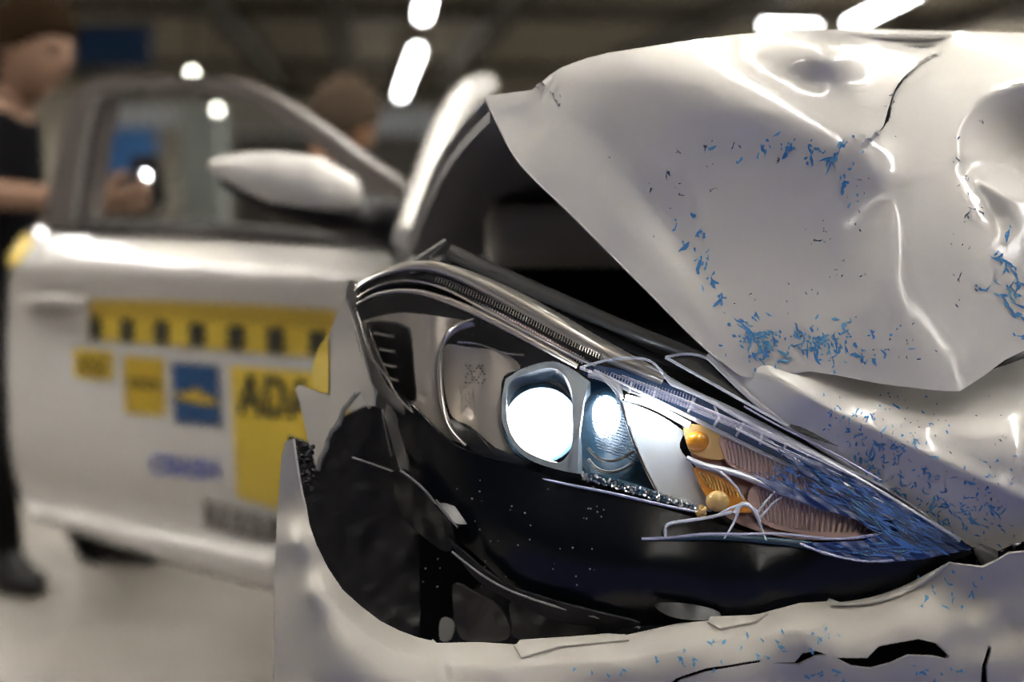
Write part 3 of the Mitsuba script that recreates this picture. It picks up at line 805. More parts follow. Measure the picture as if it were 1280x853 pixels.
part(lamp_key, 'signal_tray', sheet(smooth_poly([(852, 528), (900, 540), (1000, 588), (1110, 640), (1100, 668), (1040, 676), (960, 668), (900, 640), (872, 590)], (0,), 4), P(0.024), 8, 0.003), 'm_rib_brown', 40, label='brownish tray under the signals')
signal('turn_signal', smooth_poly([(856, 532), (878, 532), (900, 542), (914, 552), (908, 572), (888, 574), (866, 566), (858, 550)], (), 4), [], 0.012, 'm_amber_pale', 'm_amber', 'amber turn signal')
b = trimesh.creation.icosphere(3, 1.0)
b.apply_scale([0.011, 0.008, 0.010])
b.apply_translation(at(872, 552, 1.338))
part(lamp_key, 'amber_bulb', b, 'm_amber', True, label='amber bulb')
signal('ribbed_lens', smooth_poly([(900, 545), (930, 556), (970, 575), (1010, 596), (1040, 612), (1030, 622), (990, 612), (950, 598), (915, 584), (905, 570)], (), 4),
       ribs_between([(906, 550), (950, 568), (1005, 597)], [(912, 578), (950, 596), (1010, 616)], 18, 3.4), 0.010, 'm_rib_brown', 'm_rib_pink', 'pinkish ribbed lens')
signal('turn_signal', smooth_poly([(866, 584), (890, 592), (915, 606), (932, 624), (940, 640), (920, 640), (895, 634), (880, 615)], (0,), 4),
       ribs_between([(873, 590), (895, 598), (918, 612)], [(884, 608), (900, 616), (922, 622)], 10, 2.4), 0.010, 'm_amber', 'm_amber_pale', 'lower amber turn signal')
b = trimesh.creation.icosphere(3, 1.0)
b.apply_scale([0.011, 0.008, 0.010])
b.apply_translation(at(897, 627, 1.318))
part(lamp_key, 'amber_bulb', b, 'm_amber_pale', True, label='amber bulb')
signal('ribbed_lens', smooth_poly([(945, 606), (990, 622), (1040, 640), (1095, 655), (1085, 668), (1040, 672), (990, 666), (955, 655), (935, 630)], (), 4),
       ribs_between([(948, 612), (1000, 628), (1085, 654)], [(955, 650), (1000, 662), (1080, 666)], 22, 3.2), 0.010, 'm_rib_brown', 'm_rib_pink', 'lower ribbed lens')
part(lamp_key, 'divider', strip([(858, 572), (880, 582), (920, 592), (980, 616), (1050, 640), (1110, 655)], P(0.002), [6, 9, 9, 8, 5], 0.008, 0.002), 'm_edge', 40, label='pale bar between the two lenses')

# light guide strip with its windows
part(lamp_key, 'guide_strip', strip([(730, 462), (780, 474), (850, 500), (905, 530), (960, 556), (1030, 590), (1110, 628)], P(0.010), [14, 24, 26, 24, 20, 14], 0.006, 0.002, 80), 'm_guide', 40, label='dark blue guide strip')
L = curve([(735, 468), (790, 490), (850, 516), (905, 543), (960, 570), (1040, 606), (1110, 640)], 60)
part(lamp_key, 'guide_rail', strip(L[::6], P(0.002), [4, 5, 6, 5, 4], 0.006, 0.002), 'm_edge', 40, label='pale lower rail')
part(lamp_key, 'guide_rail', strip([(760, 452), (810, 460), (850, 482), (905, 508), (960, 536), (1030, 572), (1110, 612)], P(0.0), [3, 6, 7, 8, 6, 4], 0.006, 0.002), 'm_edge', 40, label='pale upper rail')
for (a, b) in [((868, 498), (860, 516)), ((893, 508), (899, 522)), ((899, 522), (892, 534)), ((930, 528), (920, 546)), ((953, 540), (950, 556)), ((982, 556), (978, 570)), ((1010, 568), (1004, 584)), ((790, 478), (786, 492)), ((820, 484), (816, 502))]:
    part(lamp_key, 'guide_web', strip([a, b], P(0.0), 3.4, 0.006, 0.001, 4, 5), 'm_edge', 40)
for k in range(34):
    u = k / 33
    x = 745 + u * 125
    part(lamp_key, 'guide_tooth', strip([(x, 462 + u * 34), (x - 4, 474 + u * 38)], P(0.006), 1.5, 0.003, 0.0008, 4, 3), 'm_edge_violet', 40)

def even2(p, n):
    p = curve(p, 200)
    c = np.concatenate([[0], np.cumsum(np.linalg.norm(np.diff(p, axis=0), axis=1))])
    return np.stack([np.interp(np.linspace(0, c[-1], n), c, p[:, k]) for k in range(2)], 1)


# top mouldings of the lamp
def rail(name, line, w, off, m, label=None, bulge=0.003, thick=0.01, n=80, mm=7):
    return part(lamp_key, name, strip(line, P(off), w, thick, bulge, n, mm), m, 40, label=label)


rail('top_moulding', [(442, 364), (460, 350), (490, 338), (520, 333), (556, 338), (604, 357), (651, 381), (703, 410), (754, 438), (830, 474)], [5, 10, 14, 18, 24, 28, 28, 24, 16], 0.004, 'm_top', 'broad pale top moulding', 0.008)
rail('top_groove', [(452, 364), (466, 355), (486, 348), (510, 346)], [3, 7, 7, 5], 0.0, 'm_black', 'dark slot', 0, 0.01, 20, 3)
rail('top_groove', [(520, 345), (556, 352), (600, 372), (650, 396), (703, 424), (750, 446)], [3, 8, 9, 9, 8, 6], -0.001, 'm_black', 'dark slot with fine teeth', 0, 0.01, 60, 3)
rail('top_rail', [(446, 372), (470, 358), (512, 351), (560, 363), (604, 386), (651, 411), (700, 437), (745, 458)], [2, 3, 4, 4.5, 5, 5, 5, 4], -0.004, 'm_chrome', 'thin chrome rail', 0.003)
rail('top_groove', [(450, 374), (480, 362), (520, 360), (570, 374), (620, 400), (670, 427), (724, 455)], [4, 9, 11, 13, 15, 15, 12], 0.004, 'm_black_gloss', 'black groove', 0, 0.01, 60, 3)
rail('top_rail', [(446, 380), (470, 368), (515, 364), (555, 374), (590, 388), (640, 413), (690, 440), (722, 458)], [3, 5, 7, 9, 10, 10, 9, 7], -0.002, 'm_bezel', 'champagne rail', 0.004)
rail('ribbed_strip', [(588, 378), (620, 393), (660, 414), (700, 436), (730, 452)], [3, 8, 10, 9, 6], 0.001, 'm_rib_brown', 'fine ribbed strip', 0.002, 0.006, 50, 5)
for line, n, wq, m in (([(545, 349), (600, 371), (650, 395), (703, 423), (752, 446)], 64, 3.6, 'm_satin'), ([(592, 380), (620, 393), (660, 414), (700, 436), (728, 451)], 44, 4.2, 'm_edge')):
    C = even2(line, n)
    for k in range(n):
        part(lamp_key, 'comb_tooth', strip([(C[k][0] - 1.1, C[k][1] + wq), (C[k][0] + 1.3, C[k][1] - wq)], P(-0.003), 1.3, 0.004, 0.0006, 3, 3), m, 40)
part(lamp_key, 'end_cap', sheet(smooth_poly([(432, 366), (437, 352), (442, 352), (446, 366), (444, 380), (436, 384)], (), 4), P(0.0), 5, 0.008), 'm_satin', 40)
part(lamp_key, 'side_seal', strip([(441, 384), (452, 420), (462, 452), (476, 482), (498, 508), (530, 532), (565, 552)], P(-0.004), [8, 14, 16, 14, 9, 4], 0.01, 0.002, 60), 'm_dark_grey', 40, label='torn dark seal')
part(lamp_key, 'seal_edge', tube(P(-0.010)(*np.array(curve([(446, 390), (458, 430), (468, 452), (482, 470), (492, 488), (510, 510), (535, 528)], 40)).T), 0.0012, 6), 'm_satin')

# lower chrome edge with sparkle texture
part(lamp_key, 'lower_rail', strip([(560, 552), (590, 568), (640, 588), (700, 604), (760, 616), (830, 632), (880, 642)], P(-0.004), [3, 3, 3, 4, 4, 3], 0.006, 0.001, 60), 'm_edge_violet', 40, label='thin pale lower edge')
part(lamp_key, 'textured_strip', strip([(727, 594), (770, 604), (820, 620), (870, 634)], P(0.004), [11, 12, 11, 6], 0.006, 0.001, 40), 'm_navy', 40)
gl = []
for k in range(150):
    u = rng.random()
    x, y = 727 + u * 143, 593 + u * 40 + u * u * 2 + rng.uniform(-5, 6)
    s = trimesh.creation.box([0.0026, 0.0026, 0.002] * rng.uniform(0.4, 1.0, 3))
    s.apply_transform(trimesh.transformations.random_rotation_matrix(rng.random(3)))
    s.apply_translation(P(0.002)(x, y))
    gl.append(s)
part(lamp_key, 'sparkle', join(gl), 'm_chrome', False, kind='stuff', label='glittering grains of the textured strip')

# clear broken lens
lensA = smooth_poly([(725, 460), (745, 454), (772, 448), (800, 448), (815, 453), (828, 466), (838, 480), (880, 498), (930, 526), (1000, 560), (1080, 602), (1150, 645), (1120, 650), (1050, 622), (960, 580), (900, 548), (850, 524), (800, 504), (770, 488), (748, 470)], (0, 11), 4)
lens_key = part(lamp_key, 'lens', sheet(lensA, P(-0.010), 8, 0.0025), 'm_lens', 40, label='remaining piece of the clear lens')
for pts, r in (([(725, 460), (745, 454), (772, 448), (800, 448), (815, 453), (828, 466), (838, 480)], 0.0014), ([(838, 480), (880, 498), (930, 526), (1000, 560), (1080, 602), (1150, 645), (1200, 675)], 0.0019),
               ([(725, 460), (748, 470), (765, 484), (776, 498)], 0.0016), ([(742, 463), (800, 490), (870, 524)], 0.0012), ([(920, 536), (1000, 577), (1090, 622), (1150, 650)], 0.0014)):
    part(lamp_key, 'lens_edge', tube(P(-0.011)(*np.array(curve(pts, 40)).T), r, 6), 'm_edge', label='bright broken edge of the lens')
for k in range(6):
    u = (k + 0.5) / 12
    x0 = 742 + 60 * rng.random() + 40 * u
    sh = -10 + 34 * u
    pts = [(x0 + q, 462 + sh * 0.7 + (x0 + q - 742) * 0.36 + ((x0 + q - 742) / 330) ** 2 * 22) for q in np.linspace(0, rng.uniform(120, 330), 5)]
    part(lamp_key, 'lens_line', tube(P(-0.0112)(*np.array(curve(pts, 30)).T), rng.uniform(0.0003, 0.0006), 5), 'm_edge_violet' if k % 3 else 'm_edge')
# hood-side clear flap
flap = smooth_poly([(832, 446), (850, 443), (872, 444), (890, 452), (930, 482), (975, 510), (1020, 538), (1070, 566), (1000, 540), (940, 508), (880, 474)], (0, 7), 4)
part(lamp_key, 'lens_flap', sheet(flap, P(-0.012), 8, 0.0025), 'm_cavity', 40, label='dark clear flap along the hood')
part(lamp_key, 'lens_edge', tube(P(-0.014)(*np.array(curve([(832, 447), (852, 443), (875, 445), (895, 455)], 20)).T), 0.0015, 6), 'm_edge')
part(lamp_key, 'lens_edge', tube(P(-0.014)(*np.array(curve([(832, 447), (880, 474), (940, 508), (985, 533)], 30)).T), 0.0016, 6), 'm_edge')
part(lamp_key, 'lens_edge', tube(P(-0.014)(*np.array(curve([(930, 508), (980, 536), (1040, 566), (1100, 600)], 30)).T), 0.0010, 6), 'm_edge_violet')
# lower rim of the lens and shard
part(lamp_key, 'lens_base', strip([(800, 674), (840, 674), (900, 672), (960, 676), (1010, 682), (1060, 694), (1110, 698), (1150, 688)], P(-0.006), [4, 6, 8, 10, 13, 10, 5], 0.008, 0.002, 60), 'm_navy', 40, label='bottom rim of the lens')
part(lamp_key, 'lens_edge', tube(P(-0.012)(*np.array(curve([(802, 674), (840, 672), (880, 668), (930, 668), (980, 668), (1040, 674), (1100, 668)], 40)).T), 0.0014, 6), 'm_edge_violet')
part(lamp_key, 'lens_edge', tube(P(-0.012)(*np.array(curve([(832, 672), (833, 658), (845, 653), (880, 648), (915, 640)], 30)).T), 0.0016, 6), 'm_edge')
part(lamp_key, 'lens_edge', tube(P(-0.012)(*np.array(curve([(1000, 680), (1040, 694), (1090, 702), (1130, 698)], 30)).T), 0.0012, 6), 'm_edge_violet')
part(lamp_key, 'lens_shard', sheet([(834, 658), (860, 652), (915, 642), (918, 662), (880, 668), (836, 670)], P(-0.012), 8, 0.002), 'm_lens', 40, label='clear shard')
for k, pts in enumerate([[(918, 642), (930, 630), (944, 640), (950, 655), (958, 676)], [(924, 636), (918, 652), (905, 674)], [(930, 630), (912, 636), (890, 648)], [(946, 642), (962, 622), (972, 612)], [(950, 648), (968, 628), (978, 622)], [(900, 590), (918, 606), (930, 626)]]):
    c = curve(pts, 20)
    part(lamp_key, 'broken_web', tube(P(-0.012)(*c.T), np.interp(np.linspace(0, 1, 20), [0, .5, 1], [0.0024 if k == 0 else 0.0014, 0.0022 if k == 0 else 0.0012, 0.0007]), 6), 'm_edge', label='splintered clear web')
st = trimesh.creation.icosphere(1, 0.004)
st.vertices *= (1 + 0.8 * (np.arange(len(st.vertices)) % 3 == 0))[:, None]
st.apply_translation(P(-0.008)(877, 640))
part(lamp_key, 'amber_splinter', st, 'm_amber_pale', False, label='yellow splinter')

# ---- blue scuff marks: slivers of transferred paint lying on the sheets
def slivers(pos, blobs, seed, wmin=0.8, wmax=2.2, curl=0.45, branch=0.5, within=None):
    r = np.random.default_rng(seed)
    V, F = [], []

    def one(x, y, a, l, w, depth=0):
        m = 5
        pts = []
        for k in range(m):
            pts.append((x, y))
            a += r.normal() * curl
            x += math.cos(a) * l / m
            y += math.sin(a) * l / m
        pts = np.array(pts)
        if within is not None and not shapely.contains_xy(within, pts[:, 0], pts[:, 1]).all():
            return
        t = np.gradient(pts, axis=0)
        t /= np.linalg.norm(t, axis=1, keepdims=True) + 1e-9
        nn = np.stack([-t[:, 1], t[:, 0]], 1)
        ww = w * np.array([0.15, 0.8, 1.0, 0.7, 0.1])[:, None] * r.uniform(0.3, 1.5, (m, 1)) / 2
        n = sum(len(q) for q in V)
        V.append(np.vstack([pts + nn * ww, pts - nn * ww]))
        for k in range(m - 1):
            F.extend([(n + k, n + k + 1, n + m + k + 1), (n + k, n + m + k + 1, n + m + k)])
        if depth == 0 and r.random() < branch:
            k = r.integers(1, 4)
            one(pts[k][0], pts[k][1], a + r.choice([-1, 1]) * r.uniform(0.5, 1.1), l * r.uniform(0.25, 0.6), w * 0.8, 1)

    for (cx, cy, sx, sy, count, ang, spread, lmin, lmax) in blobs:
        for _ in range(count):
            l = lmin + (lmax - lmin) * r.random() ** 2.2
            one(cx + r.normal() * sx, cy + r.normal() * sy, math.radians(ang + r.normal() * spread), l, r.uniform(wmin, wmax) * (0.6 + 0.5 * l / lmax))
    V, F = np.vstack(V), np.array(F)
    v3 = pos(V[:, 0], V[:, 1])
    nrm = np.cross(v3[F[:, 1]] - v3[F[:, 0]], v3[F[:, 2]] - v3[F[:, 0]])
    flip = (nrm * (v3[F[:, 0]] - CAM)).sum(1) > 0
    F[flip] = F[flip][:, ::-1]
    back = v3 + 0.0009 * (v3 - CAM) / np.linalg.norm(v3 - CAM, axis=1, keepdims=True)
    return trimesh.Trimesh(np.vstack([v3, back]), np.vstack([F, F[:, ::-1] + len(v3)]), process=False)


def marks(lst, seed):
    """Measured single marks (x, y, angle, length): blobs of one each with a couple of crumbs beside it."""
    out = []
    for x, y, a, l in lst:
        out.append((x, y, 0.5, 0.5, 1, a, 4, l, l * 1.05))
        out.append((x, y, 4, 4, 1 + int(l > 16), a, 30, l * 0.3, l * 0.7))
    return out


hs = on(hood_Y, -0.0009)
BIG = [(985, 182, 115, 22), (990, 178, 110, 18), (1014, 194, 110, 20), (1010, 186, 70, 14), (1048, 192, 128, 34), (1040, 200, 130, 26), (1052, 180, 100, 16), (952, 180, 120, 18), (1058, 230, 150, 18), (1056, 226, 110, 14),
       (878, 286, 105, 18), (862, 302, 115, 24), (876, 324, 105, 26), (889, 344, 110, 22), (904, 368, 105, 26), (846, 278, 95, 14), (863, 266, 60, 12), (916, 398, 60, 26), (926, 404, 58, 30), (934, 414, 62, 26), (944, 424, 60, 28), (956, 434, 62, 22),
       (966, 420, 55, 20), (940, 440, 50, 18), (998, 412, 55, 34), (1010, 428, 60, 26), (1022, 420, 115, 28), (1018, 440, 80, 24), (1040, 418, 75, 26), (1048, 436, 80, 24), (1056, 428, 100, 22), (1066, 444, 75, 20), (1078, 440, 60, 18), (1090, 448, 90, 16), (1100, 438, 40, 14),
       (1262, 335, 62, 44), (1270, 350, 60, 40), (1258, 326, 80, 24), (1240, 322, 10, 34), (1250, 368, 28, 40), (1264, 378, 25, 40), (1272, 392, 40, 26), (1222, 362, 20, 18), (1272, 420, 25, 22), (1262, 286, 95, 22)]
part(hood, 'blue_scuff', slivers(hs, marks(BIG, 1) + [(945, 425, 26, 18, 26, 60, 30, 5, 16), (1040, 430, 34, 16, 44, 70, 40, 4, 14), (1020, 186, 36, 10, 10, 110, 40, 4, 10)], 1, 2.0, 4.4, 0.30, 0.7), 'm_crack_blue', False, kind='stuff', label='blue paint scuffs on the hood')
part(hood, 'pale_blue_scuff', slivers(hs, [(985, 185, 45, 10, 10, 115, 25, 6, 16), (1045, 190, 18, 12, 8, 115, 30, 6, 14), (945, 425, 22, 16, 26, 60, 25, 8, 22), (1030, 425, 30, 16, 22, 70, 40, 6, 18), (1260, 362, 14, 18, 7, 40, 25, 12, 30), (880, 320, 12, 30, 6, 105, 20, 8, 16), (1062, 240, 8, 16, 5, 110, 30, 5, 12)], 2, 2.0, 4.6, 0.25, 0.4), 'm_crack_cyan', False,
     kind='stuff', label='pale blue paint scuffs on the hood')
DARK = [(848, 186, 95, 12), (885, 180, 98, 14), (918, 177, 100, 14), (834, 212, 100, 16), (815, 233, 110, 10), (848, 244, 10, 9), (886, 238, 10, 14), (974, 196, 95, 12), (1056, 322, 110, 8), (1072, 262, 60, 7), (1028, 300, 160, 14), (1206, 222, 70, 10), (1214, 262, 150, 18), (1224, 262, 20, 12), (1202, 340, 100, 16), (1210, 240, 60, 8), (1200, 170, 60, 7), (1196, 196, 100, 12), (1228, 150, 90, 6), (1195, 380, 80, 8)]
part(hood, 'dark_chip', slivers(hs, marks(DARK, 3) + [(880, 215, 40, 30, 8, 70, 50, 3, 6), (1030, 330, 16, 40, 14, 80, 60, 3, 7), (1072, 270, 8, 40, 10, 80, 60, 3, 6), (1112, 136, 4, 20, 8, 105, 20, 5, 14), (1200, 300, 12, 40, 8, 60, 40, 3, 7), (1130, 435, 24, 12, 12, 60, 50, 4, 9), (688, 122, 14, 8, 5, 80, 40, 3, 8), (960, 390, 60, 25, 14, 70, 50, 3, 7)], 3, 1.0, 2.2, 0.4, 0.4), 'm_crack_dark', False,
     kind='stuff', label='small dark chips in the hood paint')
ns = on(nose_Y, -0.0009)
part(hood, 'nose_scuff', slivers(ns, [(1090, 560, 22, 26, 40, 95, 25, 6, 18), (1060, 525, 20, 14, 22, 80, 40, 5, 14), (1135, 600, 24, 20, 36, 70, 50, 6, 16), (1180, 640, 26, 18, 36, 40, 50, 6, 18), (1130, 520, 40, 20, 22, 80, 50, 4, 10), (1230, 600, 30, 24, 20, 60, 50, 4, 10), (1240, 650, 20, 14, 18, 40, 40, 6, 14)], 4, 1.2, 2.8, 0.35, 0.6), 'm_crack_blue', False,
     kind='stuff', label='blue paint scuffs on the folded nose')
part(hood, 'pale_nose_scuff', slivers(ns, marks([(1092, 555, 92, 26), (1084, 575, 95, 24), (1130, 566, 160, 26), (1142, 548, 60, 20), (1092, 590, 90, 18), (1108, 532, 80, 16), (1060, 520, 70, 16), (1168, 625, 150, 26), (1190, 640, 30, 34), (1210, 648, 35, 28), (1178, 652, 60, 20), (1152, 612, 100, 16), (1235, 632, 20, 30), (1160, 590, 45, 18), (1208, 602, 60, 16)], 1) + [(1190, 642, 24, 12, 12, 40, 50, 6, 18), (1090, 565, 18, 22, 10, 92, 20, 6, 16)], 14, 1.6, 3.4, 0.3, 0.7), 'm_crack_cyan', False, kind='stuff', label='pale blue paint scuffs on the folded nose')
part(hood, 'nose_chip', slivers(ns, [(1170, 530, 50, 30, 30, 80, 50, 3, 7), (1240, 620, 30, 40, 20, 60, 50, 3, 8), (1110, 560, 40, 30, 24, 80, 50, 3, 8)], 5, 0.7, 1.5), 'm_crack_dark', False, kind='stuff', label='small dark chips in the folded nose')
bs = on(bump_Y, -0.0009)
part(bumper, 'blue_scuff', slivers(bs, [(860, 820, 26, 8, 9, 70, 25, 8, 16), (940, 810, 30, 9, 10, 70, 25, 8, 16), (1020, 795, 26, 9, 10, 75, 25, 8, 16), (1160, 740, 14, 14, 10, 85, 20, 8, 18), (1200, 740, 14, 12, 8, 85, 20, 8, 16), (1030, 845, 20, 6, 10, 20, 30, 6, 14), (1160, 838, 20, 6, 10, 20, 30, 6, 14), (770, 842, 20, 8, 5, 80, 20, 8, 16)], 6, 1.6, 3.6, 0.4, 0.6), 'm_crack_cyan', False,
     kind='stuff', label='blue paint scuffs on the bumper')
LENS_AREA = Polygon([(930, 560), (960, 548), (1010, 574), (1080, 606), (1150, 647), (1212, 684), (1190, 698), (1130, 702), (1050, 700), (1000, 684), (1060, 676), (1090, 664), (1060, 640), (1000, 622), (945, 600)])
SM = [(1095, 632, 34, 14, 90, 29, 4, 20, 70), (1050, 604, 34, 12, 60, 28, 5, 16, 60), (1140, 660, 24, 10, 90, 27, 5, 16, 60), (1000, 608, 26, 10, 50, 26, 14, 6, 22), (1080, 690, 36, 6, 36, 8, 6, 14, 50), (975, 592, 24, 7, 26, 26, 16, 5, 18)]
part(lamp_key, 'blue_smear', slivers(P(-0.0135), SM, 7, 1.2, 3.4, 0.10, 0.0, LENS_AREA), 'm_smear_blue', False, kind='stuff', label='blue paint smeared over the lens')
part(lamp_key, 'dark_smear', slivers(P(-0.0138), [(1095, 636, 40, 18, 50, 28, 4, 14, 60), (1150, 668, 26, 8, 60, 24, 6, 14, 50), (1040, 604, 40, 14, 30, 28, 5, 12, 50)], 17, 0.8, 2.4, 0.08, 0.0, LENS_AREA), 'm_crack_dark', False, kind='stuff', label='dark streaks in the smeared paint')
part(lamp_key, 'pale_smear', slivers(P(-0.0145), [(1080, 622, 40, 16, 34, 29, 4, 10, 40), (1120, 650, 30, 10, 26, 28, 6, 10, 36), (1030, 592, 40, 14, 22, 28, 5, 8, 30), (1090, 690, 30, 6, 10, 8, 6, 8, 24)], 8, 0.6, 1.6, 0.08, 0.0, LENS_AREA), 'm_crack_cyan', False, kind='stuff', label='pale streaks in the smeared paint')
for pts in ([(966, 556), (1000, 566), (1050, 590), (1100, 614), (1150, 646), (1200, 680), (1150, 668), (1110, 648), (1080, 632), (1060, 626), (1030, 606), (1000, 592), (985, 574)],
            [(938, 590), (960, 600), (985, 602), (1010, 616), (1050, 622), (1090, 640), (1120, 662), (1090, 664), (1070, 650), (1040, 640), (1020, 636), (990, 622), (965, 612)],
            [(996, 680), (1040, 678), (1080, 676), (1110, 664), (1160, 672), (1200, 690), (1150, 700), (1100, 704), (1060, 700), (1030, 694)]):
    part(lamp_key, 'blue_film', sheet(pts, P(-0.0125, lambda x, y: 0.0045 * (meshkit.fbm(np.stack([(x * 0.87 + y * 0.5) / 26, (y * 0.87 - x * 0.5) / 6, x * 0], -1), 2, 4) - 0.5)), 3, 0.0008), 'm_smear_deep', 40, label='blue paint film on the lens')
tip_Y = tps([(1040, 640, 1.305), (1120, 660, 1.30), (1215, 690, 1.292), (1260, 690, 1.29), (1100, 700, 1.30)])
part(lamp_key, 'blue_tip', sheet(smooth_poly([(1090, 628), (1130, 645), (1170, 664), (1215, 686), (1190, 700), (1120, 704), (1060, 700), (1040, 690), (1090, 672), (1100, 655)], (3,), 4), lambda x, y: at(x, y, tip_Y(x, y) + 0.006 * (meshkit.fbm(np.stack([np.asarray(x) / 24, np.asarray(y) / 7, np.asarray(x) * 0], -1), 2, 6) - 0.5)), 4, 0.004), 'm_smear_deep', 40, label='dark blue crushed tip of the lamp')
part(car, 'crushed_corner', sheet(smooth_poly([(1150, 668), (1210, 684), (1250, 690), (1290, 676), (1290, 696), (1258, 694), (1243, 712), (1215, 706), (1180, 704)], (), 4), lambda x, y: at(x, y, 1.305 + 0.004 * np.sin(np.asarray(x) * 0.4)), 5, 0.01), 'm_black_gloss', 40, label='black crushed corner between lamp and bumper')
part(car, 'metal_crumb', tm(m3.Manifold.batch_hull([m3.Manifold.sphere(0.006, 10).translate(list(map(float, at(x, y, 1.29)))) for x, y in ((1225, 688), (1240, 694), (1234, 704))])), 'm_steel', 40, label='crumpled bit of metal')

# ---- black torn liner below the lamp
def black_sheet(name, pts, Yc, m, label=None, amp=0.01, seed=0, th=0.003):
    f = tps(Yc)
    g = lambda x, y: at(x, y, f(x, y) + amp * (meshkit.fbm(np.stack([np.asarray(x) / 28, np.asarray(y) / 28, np.asarray(x) * 0 + seed], -1), 2, seed) - 0.5))
    part(car, name, sheet(pts, g, 5, th), m, 25, label=label)


black_sheet('wheel_liner', [(360, 545), (400, 560), (430, 520), (462, 505), (500, 520), (620, 560), (900, 660), (1200, 690), (1200, 730), (900, 790), (700, 830), (540, 830), (440, 800), (380, 720)],
            [(360, 545, 1.62), (500, 520, 1.55), (700, 600, 1.50), (1200, 700, 1.42), (400, 700, 1.60), (540, 820, 1.50), (900, 790, 1.44)], 'm_black', 'crumpled black liner behind the lamp', 0.012, 1)
black_sheet('torn_strap', [(484, 500), (496, 520), (506, 560), (512, 590), (500, 588), (492, 560), (480, 520)], [(484, 500, 1.43), (512, 590, 1.40), (480, 560, 1.42)], 'm_dark_grey', 'torn black strap', 0.01, 2)
black_sheet('torn_flap', smooth_poly([(490, 590), (505, 588), (520, 606), (545, 634), (566, 664), (560, 690), (535, 676), (512, 655), (496, 628)], (0,), 4), [(490, 590, 1.40), (520, 606, 1.375), (566, 664, 1.345), (512, 655, 1.385)], 'm_black_gloss', 'glossy torn flap', 0.016, 3)
black_sheet('torn_flap', smooth_poly([(560, 672), (590, 700), (630, 730), (680, 748), (740, 765), (800, 780), (770, 786), (700, 778), (640, 752), (590, 720)], (0,), 4), [(560, 672, 1.34), (680, 748, 1.305), (800, 780, 1.295), (640, 752, 1.32)], 'm_black', 'torn lower edge of the housing', 0.014, 4)
black_sheet('torn_flap', smooth_poly([(818, 756), (850, 754), (892, 762), (900, 772), (870, 776), (835, 770)], (), 4), [(818, 756, 1.285), (900, 772, 1.28), (835, 770, 1.28)], 'm_black_gloss', 'small bent black tab', 0.002, 5)
black_sheet('inner_bracket', smooth_poly([(566, 732), (590, 740), (620, 756), (636, 780), (632, 800), (590, 802), (572, 790)], (), 4), [(566, 732, 1.44), (636, 780, 1.40), (590, 802, 1.42)], 'm_dark_grey', 'dark grey bracket', 0.02, 6)
black_sheet('inner_bracket', smooth_poly([(640, 752), (690, 766), (740, 782), (735, 794), (650, 800), (640, 780)], (), 4), [(640, 752, 1.40), (740, 782, 1.38), (650, 800, 1.39)], 'm_dark_grey', 'dark grey bracket', 0.015, 7)
black_sheet('inner_bracket', smooth_poly([(550, 776), (560, 772), (568, 782), (562, 800), (550, 800)], (), 3), [(550, 776, 1.40), (568, 782, 1.39), (550, 800, 1.39)], 'm_grey_plastic', 'pale broken bracket end', 0.01, 8)
for pts, Y, r in (([(440, 572), (470, 582), (492, 590)], 1.42, 0.0012), ([(478, 512), (484, 545), (490, 570)], 1.43, 0.0014), ([(500, 588), (530, 612), (552, 645), (562, 680)], 1.365, 0.0014), ([(565, 690), (620, 730), (700, 760), (800, 785)], 1.30, 0.0012), ([(545, 625), (560, 645), (572, 660)], 1.345, 0.001)):
    part(car, 'torn_edge', tube(at(*np.array(curve(pts, 24)).T, Y), r, 6), 'm_grey_plastic')
cr = []
for k in range(60):
    x, y = rng.uniform(372, 392), rng.uniform(555, 612)
    s = trimesh.creation.box([0.005, 0.004, 0.004] * rng.uniform(0.4, 1.2, 3))
    s.apply_transform(trimesh.transformations.random_rotation_matrix(rng.random(3)))
    s.apply_translation(at(x, y, 1.40 + rng.uniform(-.01, .01)))
    cr.append(s)
part(car, 'ragged_fibre', join(cr), 'm_black', False, kind='stuff', label='ragged black fibres at the torn edge')
dust = []
for k in range(46):
    x, y = rng.uniform(520, 760), rng.uniform(600, 735)
    s = trimesh.creation.icosphere(0, rng.uniform(0.0005, 0.0012))
    s.apply_translation(at(x, y, float(shell_Y(np.array(x), np.array(y))) - 0.0006))
    dust.append(s)
part(lamp_key, 'dust', join(dust), 'm_grey_plastic', False, kind='stuff', label='crumbs on the black housing')

# ---- slam panel and engine bay behind the lamp
slam_Y = tps([(505, 330, 1.53), (565, 312, 1.52), (700, 372, 1.47), (880, 445, 1.42), (600, 360, 1.50)])
part(car, 'slam_panel', strip([(560, 314), (640, 350), (720, 385), (800, 418), (885, 452), (960, 490)], on(slam_Y), [20, 20, 20, 18, 14, 8], 0.02, 0.006, 60, 7), 'm_steel', 40, label='dark grey cross panel behind the lamp')
part(car, 'slam_seal', strip([(566, 330), (640, 366), (720, 402), (800, 440), (880, 470)], on(slam_Y, 0.01), [10, 16, 18, 14, 8], 0.02, 0.004, 60), 'm_black', 40)
part(car, 'bracket', strip([(505, 336), (530, 320), (558, 301)], on(slam_Y, 0.0), [8, 9, 7], 0.006, 0.002, 12), 'm_steel', 40, label='bent bracket')
part(car, 'bracket', strip([(512, 340), (540, 328), (552, 322)], on(slam_Y, -0.01), [6, 9, 5], 0.006, 0.002, 12), 'm_satin', 40, label='bright bent bracket')
part(car, 'engine_cover', rbox((0.02, 1.62, 0.62), (0.72, 2.05, 0.93), 0.04), 'm_black', 40, label='black engine cover')
part(car, 'air_box', tm(rbox((-0.13, 1.72, 0.60), (0.0, 1.98, 0.90), 0.03)), 'm_black', 40, label='black air box')
c0, c1 = at(606, 282, 1.95), at(760, 285, 1.95)
